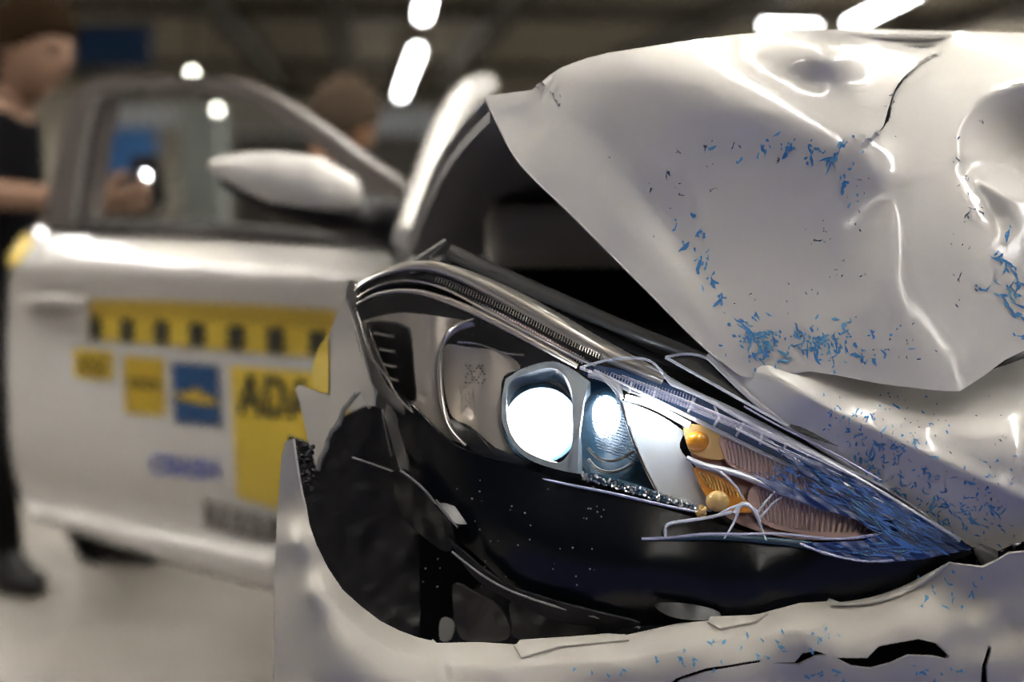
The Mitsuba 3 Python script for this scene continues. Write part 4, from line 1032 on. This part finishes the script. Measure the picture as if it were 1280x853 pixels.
part(car, 'coolant_bottle', tm(rbox((c0[0], 1.95, c0[2] - 0.06), (c1[0] + 0.15, 2.08, c0[2] + 0.03), 0.025)), 'm_reservoir', 40, label='pale plastic reservoir')
part(car, 'engine_bay', join([box((-0.17, 1.60, 0.30), (-0.13, 2.45, 0.86)), box((1.45, 1.60, 0.30), (1.49, 2.45, 0.86)), box((-0.17, 2.40, 0.30), (1.49, 2.46, 0.93)), box((-0.17, 1.55, 0.28), (1.49, 2.45, 0.33)), box((-0.1, 1.50, 0.32), (1.45, 1.56, 0.80))]), 'm_black_matt', False, label='dark engine bay')


# ---- cabin: roof, pillars, windscreen, floor
def beam(a, b, r0, r1):
    return tube(np.array([np.array(a) + (np.array(b) - np.array(a)) * t for t in np.linspace(0, 1, 10)]), np.linspace(r0, r1, 10), 12)


pil = curve([at(507, 300, 2.36), at(535, 215, 2.62), at(556, 160, 2.82), at(580, 122, 3.02), at(606, 107, 3.25)], 24)
part(car, 'pillar', tube(pil, np.linspace(0.024, 0.033, 24), 12), 'm_paint', 40, label='white windscreen pillar')
mir = pil.copy()
mir[:, 0] = 1.32 - mir[:, 0]
part(car, 'pillar', tube(mir, np.linspace(0.024, 0.033, 24), 12), 'm_paint', 40, label='white windscreen pillar')
rz = pil[-1][2]
gx, gy = np.meshgrid(np.linspace(pil[-1][0], mir[-1][0], 24), np.linspace(3.2, 4.7, 20), indexing='ij')
gz = rz + 0.012 - 0.03 * np.abs((gx - 0.66) / 0.72) ** 3 + 0.01 * np.sin((gy - 3.2) / 1.5 * np.pi) - 0.02
idx = np.arange(24 * 20).reshape(24, 20)
rq = np.stack([idx[:-1, :-1], idx[:-1, 1:], idx[1:, 1:], idx[1:, :-1]], -1).reshape(-1, 4)
part(car, 'roof', shell(np.stack([gx, gy, gz], -1).reshape(-1, 3), rq, np.array([0, 0, -0.03])), 'm_paint', 40)
wa, wb = pil, mir
uu = np.linspace(0.02, 0.98, 16)
wv = wa[:, None] * (1 - uu)[None, :, None] + wb[:, None] * uu[None, :, None]
wv[..., 1] -= 0.10 * np.sin(np.pi * uu)[None]
idx = np.arange(24 * 16).reshape(24, 16)
wq = np.stack([idx[:-1, :-1], idx[:-1, 1:], idx[1:, 1:], idx[1:, :-1]], -1).reshape(-1, 4)
wm = trimesh.Trimesh(wv.reshape(-1, 3), np.vstack([wq[:, [0, 1, 2]], wq[:, [0, 2, 3]]]), process=False)
part(car, 'windscreen', wm, 'm_glass', True)
part(car, 'cowl', box((-0.15, 2.30, 0.80), (1.47, 2.48, pil[0][2] - 0.03)), 'm_black', False)
part(car, 'dashboard', tm(rbox((-0.12, 2.5, 0.55), (1.44, 2.9, 0.95), 0.05)), 'm_black', 40)
part(car, 'underbody', join([box((-0.10, 1.6, 0.20), (1.42, 4.9, 0.30)), box((-0.20, 3.9, 0.25), (-0.14, 4.9, 0.95)), box((1.46, 2.4, 0.25), (1.52, 4.9, 0.95))]), 'm_dark_grey', False)


def wheel(x, y):
    prof = np.array([(0.19, -0.09), (0.30, -0.10), (0.315, -0.08), (0.32, 0.0), (0.315, 0.08), (0.30, 0.10), (0.19, 0.09), (0.19, -0.09)])
    m = trimesh.creation.revolve(prof, sections=40)
    m.apply_transform(trimesh.transformations.rotation_matrix(np.pi / 2, [0, 1, 0]))
    m.apply_translation([x, y, 0.32])
    k = part(car, 'tyre', m, 'm_rubber', 40)
    d = trimesh.creation.cylinder(0.19, 0.10, sections=32)
    d.apply_transform(trimesh.transformations.rotation_matrix(np.pi / 2, [0, 1, 0]))
    d.apply_translation([x, y, 0.32])
    part(k, 'hub', d, 'm_steel', 40)


for x in (-0.02, 1.34):
    for y in (1.98, 4.45):
        wheel(x, y)

# ---- open front door: a vertical plane from the hinge to the lock side
DA, DB = np.array([at(505, 300, 2.60)[0], 2.60, 0]), np.array([at(5, 300, 3.25)[0], 3.25, 0])
DU = (DB - DA) / np.linalg.norm(DB - DA)
DN = np.array([DU[1], -DU[0], 0.0])
if DN @ (CAM - DA) < 0:
    DN = -DN
prof = PchipInterpolator([0.20, 0.30, 0.335, 0.36, 0.40, 0.44, 0.50, 0.60, 0.70, 0.80, 0.87, 0.905, 0.925, 0.938, 0.955, 0.985, 1.02, 1.06, 1.12], [-0.03, -0.004, 0.012, 0.014, -0.018, -0.014, 0.014, 0.024, 0.016, 0.008, 0.014, 0.030, 0.042, 0.043, 0.034, 0.008, -0.025, -0.07, -0.09])


def door(x, y, off=0.0, flat=False):
    d = ray(x, y)
    t = ((DA - CAM) @ DN) / (d @ DN)
    p = CAM + d * t[..., None]
    if not flat:
        o = prof(p[..., 2])
        t = ((DA - CAM) @ DN + o + off) / (d @ DN)
        return CAM + d * t[..., None]
    return p + off * DN


D = lambda off=0.0, flat=False: (lambda x, y: door(np.asarray(x, float), np.asarray(y, float), off, flat))
dout = smooth_poly([(60, 277), (130, 277), (300, 286), (420, 300), (512, 312), (520, 790), (345, 740), (180, 694), (60, 655), (34, 640), (18, 600), (8, 540), (5, 440), (9, 350), (24, 305), (40, 284)], (4, 5, 6, 7), 5)
dk = part(car, 'door', sheet(dout, D(), 8, 0.004, back=-DN * 0.07), 'm_paint', 50, label='open white front door with yellow stickers')
fr_out = smooth_poly([(44, 285), (60, 222), (80, 140), (100, 104), (122, 95), (200, 94), (270, 97), (320, 113), (380, 150), (440, 194), (505, 246), (508, 320), (300, 300), (60, 285)], (0, 11, 12, 13), 5)
fr_in = smooth_poly([(102, 284), (112, 210), (124, 140), (132, 116), (150, 110), (210, 109), (262, 113), (310, 130), (370, 168), (420, 206), (450, 240), (455, 282), (300, 292)], (0, 11), 5)
part(dk, 'window_frame', sheet(fr_out, D(-0.012, True), 7, 0.004, holes=[fr_in], back=-DN * 0.04), 'm_frame', 50, label='dark grey window frame')
part(dk, 'window_seal', tube(door(*np.array(curve([(92, 278), (102, 205), (114, 140), (122, 118)], 24)).T, -0.004, True), 0.008, 8), 'm_seal_grey', label='pale inner edge of the frame')
part(dk, 'belt_seal', strip([(100, 279), (250, 283), (400, 297), (510, 313)], D(-0.008, True), [10, 12, 14, 16], 0.02, 0.006, 40), 'm_dark_grey', 40)
gp = smooth_poly([(96, 288), (108, 200), (128, 110), (210, 105), (265, 108), (312, 126), (375, 166), (425, 205), (460, 250), (460, 296), (300, 296)], (), 4)
gv = sheet(gp, D(-0.035, True), 20, 0.004)
gh = len(gv.vertices) // 2
gf = gv.faces[(gv.faces < gh).all(1)]
part(dk, 'window_glass', trimesh.Trimesh(gv.vertices[:gh], gf, process=False), 'm_glass', False)
part(dk, 'mirror_triangle', sheet([(440, 236), (508, 248), (510, 318), (440, 300)], D(-0.004, True), 12, 0.02), 'm_frame', 30)


def decal(name, pts, m, off=0.003, label=None):
    return part(dk, name, sheet(pts, D(off), 9, 0.001), m, 30, label=label)


decal('stripe', [(111, 375), (200, 377), (300, 381), (420, 389), (422, 449), (300, 439), (200, 431), (111, 424)], 'm_yellow', 0.003, 'yellow stripe with black squares')
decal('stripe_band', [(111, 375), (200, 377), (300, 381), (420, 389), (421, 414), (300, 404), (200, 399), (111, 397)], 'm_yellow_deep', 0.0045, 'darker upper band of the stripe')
for (c, w, y0, y1) in [(118.5, 13, 397, 424), (158.5, 15, 400, 427), (201, 16, 402, 430), (246, 18, 405, 433), (294.5, 19, 408, 437), (344, 20, 411, 441), (397, 21, 415, 445)]:
    decal('black_square', [(c - w / 2, y0 - .5), (c + w / 2, y0 + .5), (c + w / 2, y1 + .5), (c - w / 2, y1 - .5)], 'm_ink', 0.006)
decal('small_sticker', [(92, 436), (140, 440), (140, 475), (93, 471)], 'm_yellow', 0.003, 'small yellow sticker')
decal('square_sticker', [(154, 445), (204, 449), (205, 520), (157, 516)], 'm_yellow_deep', 0.003, 'square yellow sticker with a dark line')
decal('print_line', [(160, 472), (200, 476), (200, 487), (160, 484)], 'm_ink_soft', 0.0045)
decal('blue_sticker', [(212, 450), (273, 455), (278, 536), (217, 530)], 'm_decal_white', 0.003, 'white edged blue sticker')
decal('blue_field', [(215, 454), (271, 458), (275, 532), (220, 527)], 'm_blue', 0.0045)
decal('emblem', smooth_poly([(220, 491), (236, 490), (244, 484), (252, 491), (268, 499), (271, 506), (250, 506), (234, 503), (222, 498)], (), 3), 'm_yellow_deep', 0.006, 'yellow emblem')
decal('large_sticker', [(288, 458), (434, 469), (434, 658), (352, 638), (296, 622)], 'm_yellow', 0.003, 'large yellow sticker')
decal('grey_sticker', [(254, 628), (300, 638), (360, 652), (362, 684), (300, 670), (256, 658)], 'm_label_grey', 0.003, 'dark grey sticker with pale print')
decal('corner_sticker', [(30, 290), (42, 296), (38, 312), (22, 330), (8, 334), (10, 318), (20, 302)], 'm_yellow', 0.003, 'yellow corner sticker')


def letters(txt, x0, y0, x1, y1, h, m, off, parent=None, bold=True):
    """Lettering between two points of the base line, cap height h (all measured in the photograph)."""
    a, b = door(np.array(x0), np.array(y0), off), door(np.array(x1), np.array(y1), off)
    g = meshkit.text_mesh(txt, 1.0, 0.01, bold)
    w = g.bounds[1][0]
    u = b - a
    up = door(np.array(x0), np.array(y0 - h), off) - a
    v = g.vertices
    nv = a + v[:, :1] * u / w + v[:, 1:2] * up + v[:, 2:3] * DN * 0.1
    part(dk, 'lettering', trimesh.Trimesh(nv, g.faces, process=False), m, False, label=f'lettering {txt}')


letters('ADAC', 297, 515, 424, 529, 46, 'm_ink', 0.0045)
letters('ADAC', 97, 466, 136, 469, 20, 'm_ink_soft', 0.0045)
letters('CRASH', 189, 591, 272, 600, 22, 'm_text_blue', 0.003)
letters('TEST', 262, 652, 340, 670, 20, 'm_decal_white', 0.0045)
# handle
part(dk, 'handle_recess', sheet(smooth_poly([(30, 372), (60, 366), (100, 370), (108, 384), (80, 394), (44, 390)], (), 4), D(0.001), 6, 0.002), 'm_seal_grey', 40)
hb = np.array([door(np.array(x), np.array(y), o) for x, y, o in ((28, 378, 0.005), (45, 375, 0.03), (70, 375, 0.038), (95, 377, 0.03), (110, 379, 0.005))])
part(dk, 'handle', tube(curve(hb, 20), 0.014, 10), 'm_paint', 40)
# mirror
def blob(pts, sc=(1, 1.1, 1)):
    return m3.Manifold.batch_hull([m3.Manifold.sphere(r * Yq / FPX, 24).scale(list(sc)).translate(list(map(float, at(x, y, Yq)))) for x, y, r, Yq in pts])


cap = blob([(268, 207, 9, 2.42), (305, 214, 24, 2.40), (345, 222, 33, 2.39), (390, 230, 36, 2.39), (425, 240, 28, 2.42), (443, 252, 12, 2.45)])
p0, p1 = at(262, 219, 2.40), at(455, 263, 2.42)
for q0, q1 in ((at(258, 214, 2.40), at(330, 250, 2.40)), (at(310, 246, 2.40), at(455, 263, 2.42))):
    e = (q1 - q0) / np.linalg.norm(q1 - q0)
    nz = np.cross(e, [0, 1, 0])
    nz = nz * np.sign(nz[2])
    cap = cap.trim_by_plane(list(map(float, nz)), float(nz @ q0))
c_ = tm(cap.refine_to_length(0.006))
trimesh.smoothing.filter_taubin(c_, iterations=8)
part(dk, 'mirror_cap', c_, 'm_paint', 40, label='white mirror cap')
part(dk, 'mirror_base', blob([(283, 228, 8, 2.44), (330, 248, 18, 2.44), (380, 262, 22, 2.45), (430, 270, 22, 2.47), (450, 274, 20, 2.49)]), 'm_black', 40, label='black mirror base')
part(dk, 'mirror_arm', beam(at(400, 262, 2.45), at(490, 282, 2.60), 0.035, 0.05), 'm_black', 40)


# ------------------------------------------------------------------ people
def hand(wrist, palm_dir, curl_dir, r=0.0085, L=0.078):
    """Palm and five separate curled fingers as one chain set: bones list."""
    d = np.array(palm_dir, float) / np.linalg.norm(palm_dir)
    c = np.array(curl_dir, float)
    c -= d * (c @ d)
    c /= np.linalg.norm(c)
    s = np.cross(d, c)
    w = np.array(wrist, float)
    k = w + d * 0.085
    bones = [(w, 0.024, w + d * 0.03, 0.026)]
    for o in (-0.030, -0.010, 0.010, 0.030):
        bones.append((w + d * 0.02 + s * o * 0.6, 0.015, k + s * o, 0.0125))
    for o, l in ((-0.030, 0.8), (-0.010, 0.95), (0.010, 1.0), (0.030, 0.92)):
        a = k + s * o
        b = a + (d * 0.8 + c * 0.5) * L * 0.48 * l
        e = b + (d * 0.3 + c * 0.9) * L * 0.36 * l
        g = e + (-d * 0.3 + c * 0.9) * L * 0.28 * l
        bones += [(a, r * 1.1, b, r), (b, r, e, r * 0.92), (e, r * 0.92, g, r * 0.8)]
    a = w + d * 0.03 + s * 0.028
    b = a + (d * 0.5 + s * 0.55 + c * 0.5) * 0.045
    e = b + (d * 0.7 + c * 0.6) * 0.035
    bones += [(a, 0.014, b, 0.011), (b, 0.011, e, 0.009)]
    return bones


def head(c, fwd, up, s, key, skin, hair_m, hair_len=0.5):
    """Skull with face: brow, eyes, nose, mouth, chin, ears; hair as a shaped cap. s = head height."""
    f = np.array(fwd, float) / np.linalg.norm(fwd)
    u = np.array(up, float)
    u -= f * (u @ f)
    u /= np.linalg.norm(u)
    r = np.cross(f, u)
    X = lambda a, b, e: np.array(c) + (r * a + f * b + u * e) * s
    m = trimesh.creation.icosphere(4, 1.0)
    v = m.vertices.copy()
    x, y, z = v.T                                  # x side, y front, z up
    w = 0.33 * (1 - 0.22 * np.clip(-z, 0, 1) ** 1.5)
    px_, py_, pz_ = x * w, y * 0.40 - 0.02, z * 0.5
    jaw = np.clip(-z - 0.2, 0, 1)
    py_ = py_ + 0.05 * jaw * (y > 0) - 0.10 * jaw * (y < 0) * -y * -1
    fr = y > 0.3
    py_ = py_ + np.where(fr, 0.13 * np.exp(-(x / 0.13) ** 2 - ((z + 0.12) / 0.16) ** 2), 0)          # nose
    py_ = py_ + np.where(fr, 0.03 * np.exp(-((z - 0.16) / 0.08) ** 2) * np.exp(-(x / 0.6) ** 2), 0)   # brow
    for q in (-1, 1):
        py_ = py_ - np.where(fr, 0.045 * np.exp(-((x - q * 0.36) / 0.16) ** 2 - ((z - 0.02) / 0.10) ** 2), 0)
    py_ = py_ + np.where(fr, 0.028 * np.exp(-(x / 0.28) ** 2 - ((z + 0.46) / 0.05) ** 2), 0) - np.where(fr, 0.02 * np.exp(-(x / 0.3) ** 2 - ((z + 0.52) / 0.03) ** 2), 0)
    py_ = py_ + np.where(fr, 0.03 * np.exp(-(x / 0.3) ** 2 - ((z + 0.8) / 0.15) ** 2), 0)
    face = trimesh.Trimesh(np.array(c) + (px_[:, None] * r + py_[:, None] * f + pz_[:, None] * u) * s, m.faces, process=False)
    face.fix_normals()
    ears = []
    for q in (-1, 1):
        e = trimesh.creation.icosphere(2, 1.0)
        e.vertices = np.array(c) + (e.vertices[:, :1] * 0.03 * r + e.vertices[:, 1:2] * 0.08 * f + e.vertices[:, 2:] * 0.13 * u + q * 0.335 * r - 0.03 * f - 0.02 * u) * s
        ears.append(e)
    hd = part(key, 'head', join([face, *ears]), skin, 60, label='head')
    for q in (-1, 1):
        e = trimesh.creation.icosphere(2, 0.035 * s)
        e.apply_translation(X(q * 0.115, 0.315, 0.01))
        part(hd, 'eye', e, 'm_ink', True)
    h = trimesh.creation.icosphere(4, 1.0)
    x, y, z = h.vertices.T
    cut = z + 0.28 - 0.62 * np.clip(y + 0.15, -0.5, 1) + hair_len * 0.3 * (y < 0)
    g = 1.10 + 0.05 * meshkit.noise(h.vertices * 7, 3)
    sc = np.where(cut > 0, g, 0.90)
    hv = np.stack([x * 0.33 * sc, (y * 0.42 - 0.03) * sc, z * 0.5 * sc], 1)
    hm = trimesh.Trimesh(np.array(c) + (hv[:, :1] * r + hv[:, 1:2] * f + hv[:, 2:] * u) * s, h.faces, process=False)
    hm.fix_normals()
    part(hd, 'hair', hm, hair_m, 60, label='short hair')


def person(label, J, skin, shirt, trousers, hair_m, hf, hu, hs_=0.235, long_sleeves=False):
    k = thing('person', label, 'person')
    bones = [(J['neck'], 0.058, J['head'] - np.array(hu) * 0.06, 0.055)]
    for s in 'RL':
        bones += [(J['elbow' + s] * 0.6 + J['shoulder' + s] * 0.4, 0.042, J['elbow' + s], 0.040), (J['elbow' + s], 0.040, J['wrist' + s], 0.027)]
    parts_ = []
    body = hull_body(bones + [(J['neck'] - np.array([0, 0, 0.03]), 0.07, J['pelvis'], 0.10), (J['neck'], 0.05, J['shoulderR'], 0.045), (J['neck'], 0.05, J['shoulderL'], 0.045),
                              (J['shoulderR'], 0.045, J['elbowR'], 0.04), (J['shoulderL'], 0.045, J['elbowL'], 0.04)], 0.02, 8)
    hands = [hull_body(hand(J['wrist' + s], J['palm' + s], J['curl' + s]), 0.004, 6) for s in 'RL']
    part(k, 'body', join([body, *hands]), skin, 60, label='bare neck, arms and hands')
    chest = J['pelvis'] * 0.35 + J['neck'] * 0.65
    acr = (J['shoulderL'] - J['shoulderR'])
    acr = acr / np.linalg.norm(acr)
    sb = [(J['shoulderR'], 0.065, J['shoulderL'], 0.065), (J['neck'] - np.array([0, 0, 0.05]), 0.075, chest, 0.12)]
    for q in (-1, 1):
        sb += [(J['pelvis'] + acr * q * 0.07 + np.array([0, 0, 0.05]), 0.125, chest + acr * q * 0.08, 0.12), (chest + acr * q * 0.08, 0.12, (J['shoulderL'] if q > 0 else J['shoulderR']) * 0.85 + chest * 0.15, 0.075)]
    for s in 'RL':
        sb.append((J['shoulder' + s], 0.068, J['shoulder' + s] * 0.35 + J['elbow' + s] * 0.65, 0.058))
        if long_sleeves:
            sb += [(J['shoulder' + s], 0.06, J['elbow' + s], 0.052), (J['elbow' + s], 0.052, J['wrist' + s] * 0.92 + J['elbow' + s] * 0.08, 0.037)]
    part(k, 'shirt', hull_body(sb, 0.025, 10), shirt, 60, label='long-sleeved top' if long_sleeves else 'short-sleeved shirt')
    tb = [(J['pelvis'] + acr * -0.08, 0.125, J['pelvis'] + acr * 0.08, 0.125)]
    for q, s in ((-1, 'R'), (1, 'L')):
        tb += [(J['pelvis'] + acr * q * 0.09 - np.array([0, 0, 0.04]), 0.11, J['knee' + s], 0.068), (J['knee' + s], 0.068, J['ankle' + s], 0.052)]
    part(k, 'trousers', hull_body(tb, 0.025, 10), trousers, 60, label='dark trousers')
    for s in 'RL':
        a, b = J['ankle' + s], J['toe' + s]
        a = np.array([a[0], a[1], 0.05])
        b = np.array([b[0], b[1], 0.036])
        mid = (a + b) / 2
        sh = hull_body([(a, 0.048, mid + [0, 0, 0.0], 0.044), (mid, 0.044, b, 0.034), (a + [0, 0, 0.06], 0.046, mid, 0.044)], 0.015, 6)
        sh.vertices[:, 2] = np.maximum(sh.vertices[:, 2], 0.0005)
        part(k, 'shoe', sh, 'm_shoe', 60, label='black shoe')
    head(J['head'], hf, hu, hs_, k, skin, hair_m)
    return k


J = dict(head=at(42, 60, 3.92), neck=at(12, 142, 3.95), shoulderR=at(-2, 170, 3.80), shoulderL=at(22, 166, 4.14), elbowR=at(-22, 242, 3.72), wristR=at(122, 252, 3.70), palmR=[1, 0.05, 0.05], curlR=[0.1, 0.5, 0.5],
         elbowL=at(30, 262, 4.22), wristL=at(158, 256, 4.0), palmL=[0.9, -0.5, 0.1], curlL=[0.2, -0.5, 0.5], pelvis=at(-34, 400, 3.98), kneeR=at(-14, 560, 3.84), ankleR=at(4, 690, 3.86), toeR=at(44, 722, 3.80), kneeL=at(60, 560, 4.14), ankleL=at(122, 690, 4.20), toeL=at(190, 708, 4.15))
person('man in black shirt and trousers looking down behind the open car door', J, 'm_skin', 'm_shirt', 'm_trousers', 'm_hair', [0.86, -0.38, -0.24], [0.24, 0.0, 0.96], 0.285)
ph = thing('phone', 'dark smartphone with a shining light held by the man in black', 'phone')
pcen = at(186, 226, 3.80)
pm = tm(rbox((-0.037, -0.005, -0.075), (0.037, 0.005, 0.075), 0.0045))
Rm = trimesh.transformations.rotation_matrix(0.5, [1, 0, 0]) @ trimesh.transformations.rotation_matrix(0.25, [0, 0, 1])
pm.apply_transform(Rm)
pm.apply_translation(pcen)
part(ph, 'body', pm, 'm_black', 30)
fl = trimesh.creation.icosphere(2, 0.016)
fl.apply_scale([0.8, 0.5, 1.4])
fl.apply_translation(pcen + np.array([-0.008, -0.014, 0.014]))
part(ph, 'flash', fl, 'm_led_white', True, label='shining white light', emitter={'type': 'area', 'radiance': rgb(26, 27, 27)})

J = dict(head=at(432, 152, 4.30), neck=at(420, 206, 4.42), shoulderR=at(370, 236, 4.36), shoulderL=at(480, 232, 4.58), elbowR=at(352, 330, 4.15), wristR=at(398, 224, 4.12), palmR=[0.15, -0.1, 0.9], curlR=[0.6, 0.6, 0.0],
         elbowL=at(480, 330, 4.50), wristL=at(470, 400, 4.35), palmL=[0, -0.6, -0.6], curlL=[-0.4, 0, -0.2], pelvis=at(410, 400, 4.85), kneeR=at(380, 510, 4.72), ankleR=at(376, 620, 4.85), toeR=at(378, 640, 4.70), kneeL=at(430, 510, 4.78), ankleL=at(425, 615, 4.92), toeL=at(430, 640, 4.76))
person('brown-haired person leaning forward behind the mirror and window frame', J, 'm_skin_warm', 'm_shirt_brown', 'm_trousers', 'm_hair_brown', [0.55, 0.55, -0.3], [0.15, 0.1, 0.95], 0.25, True)
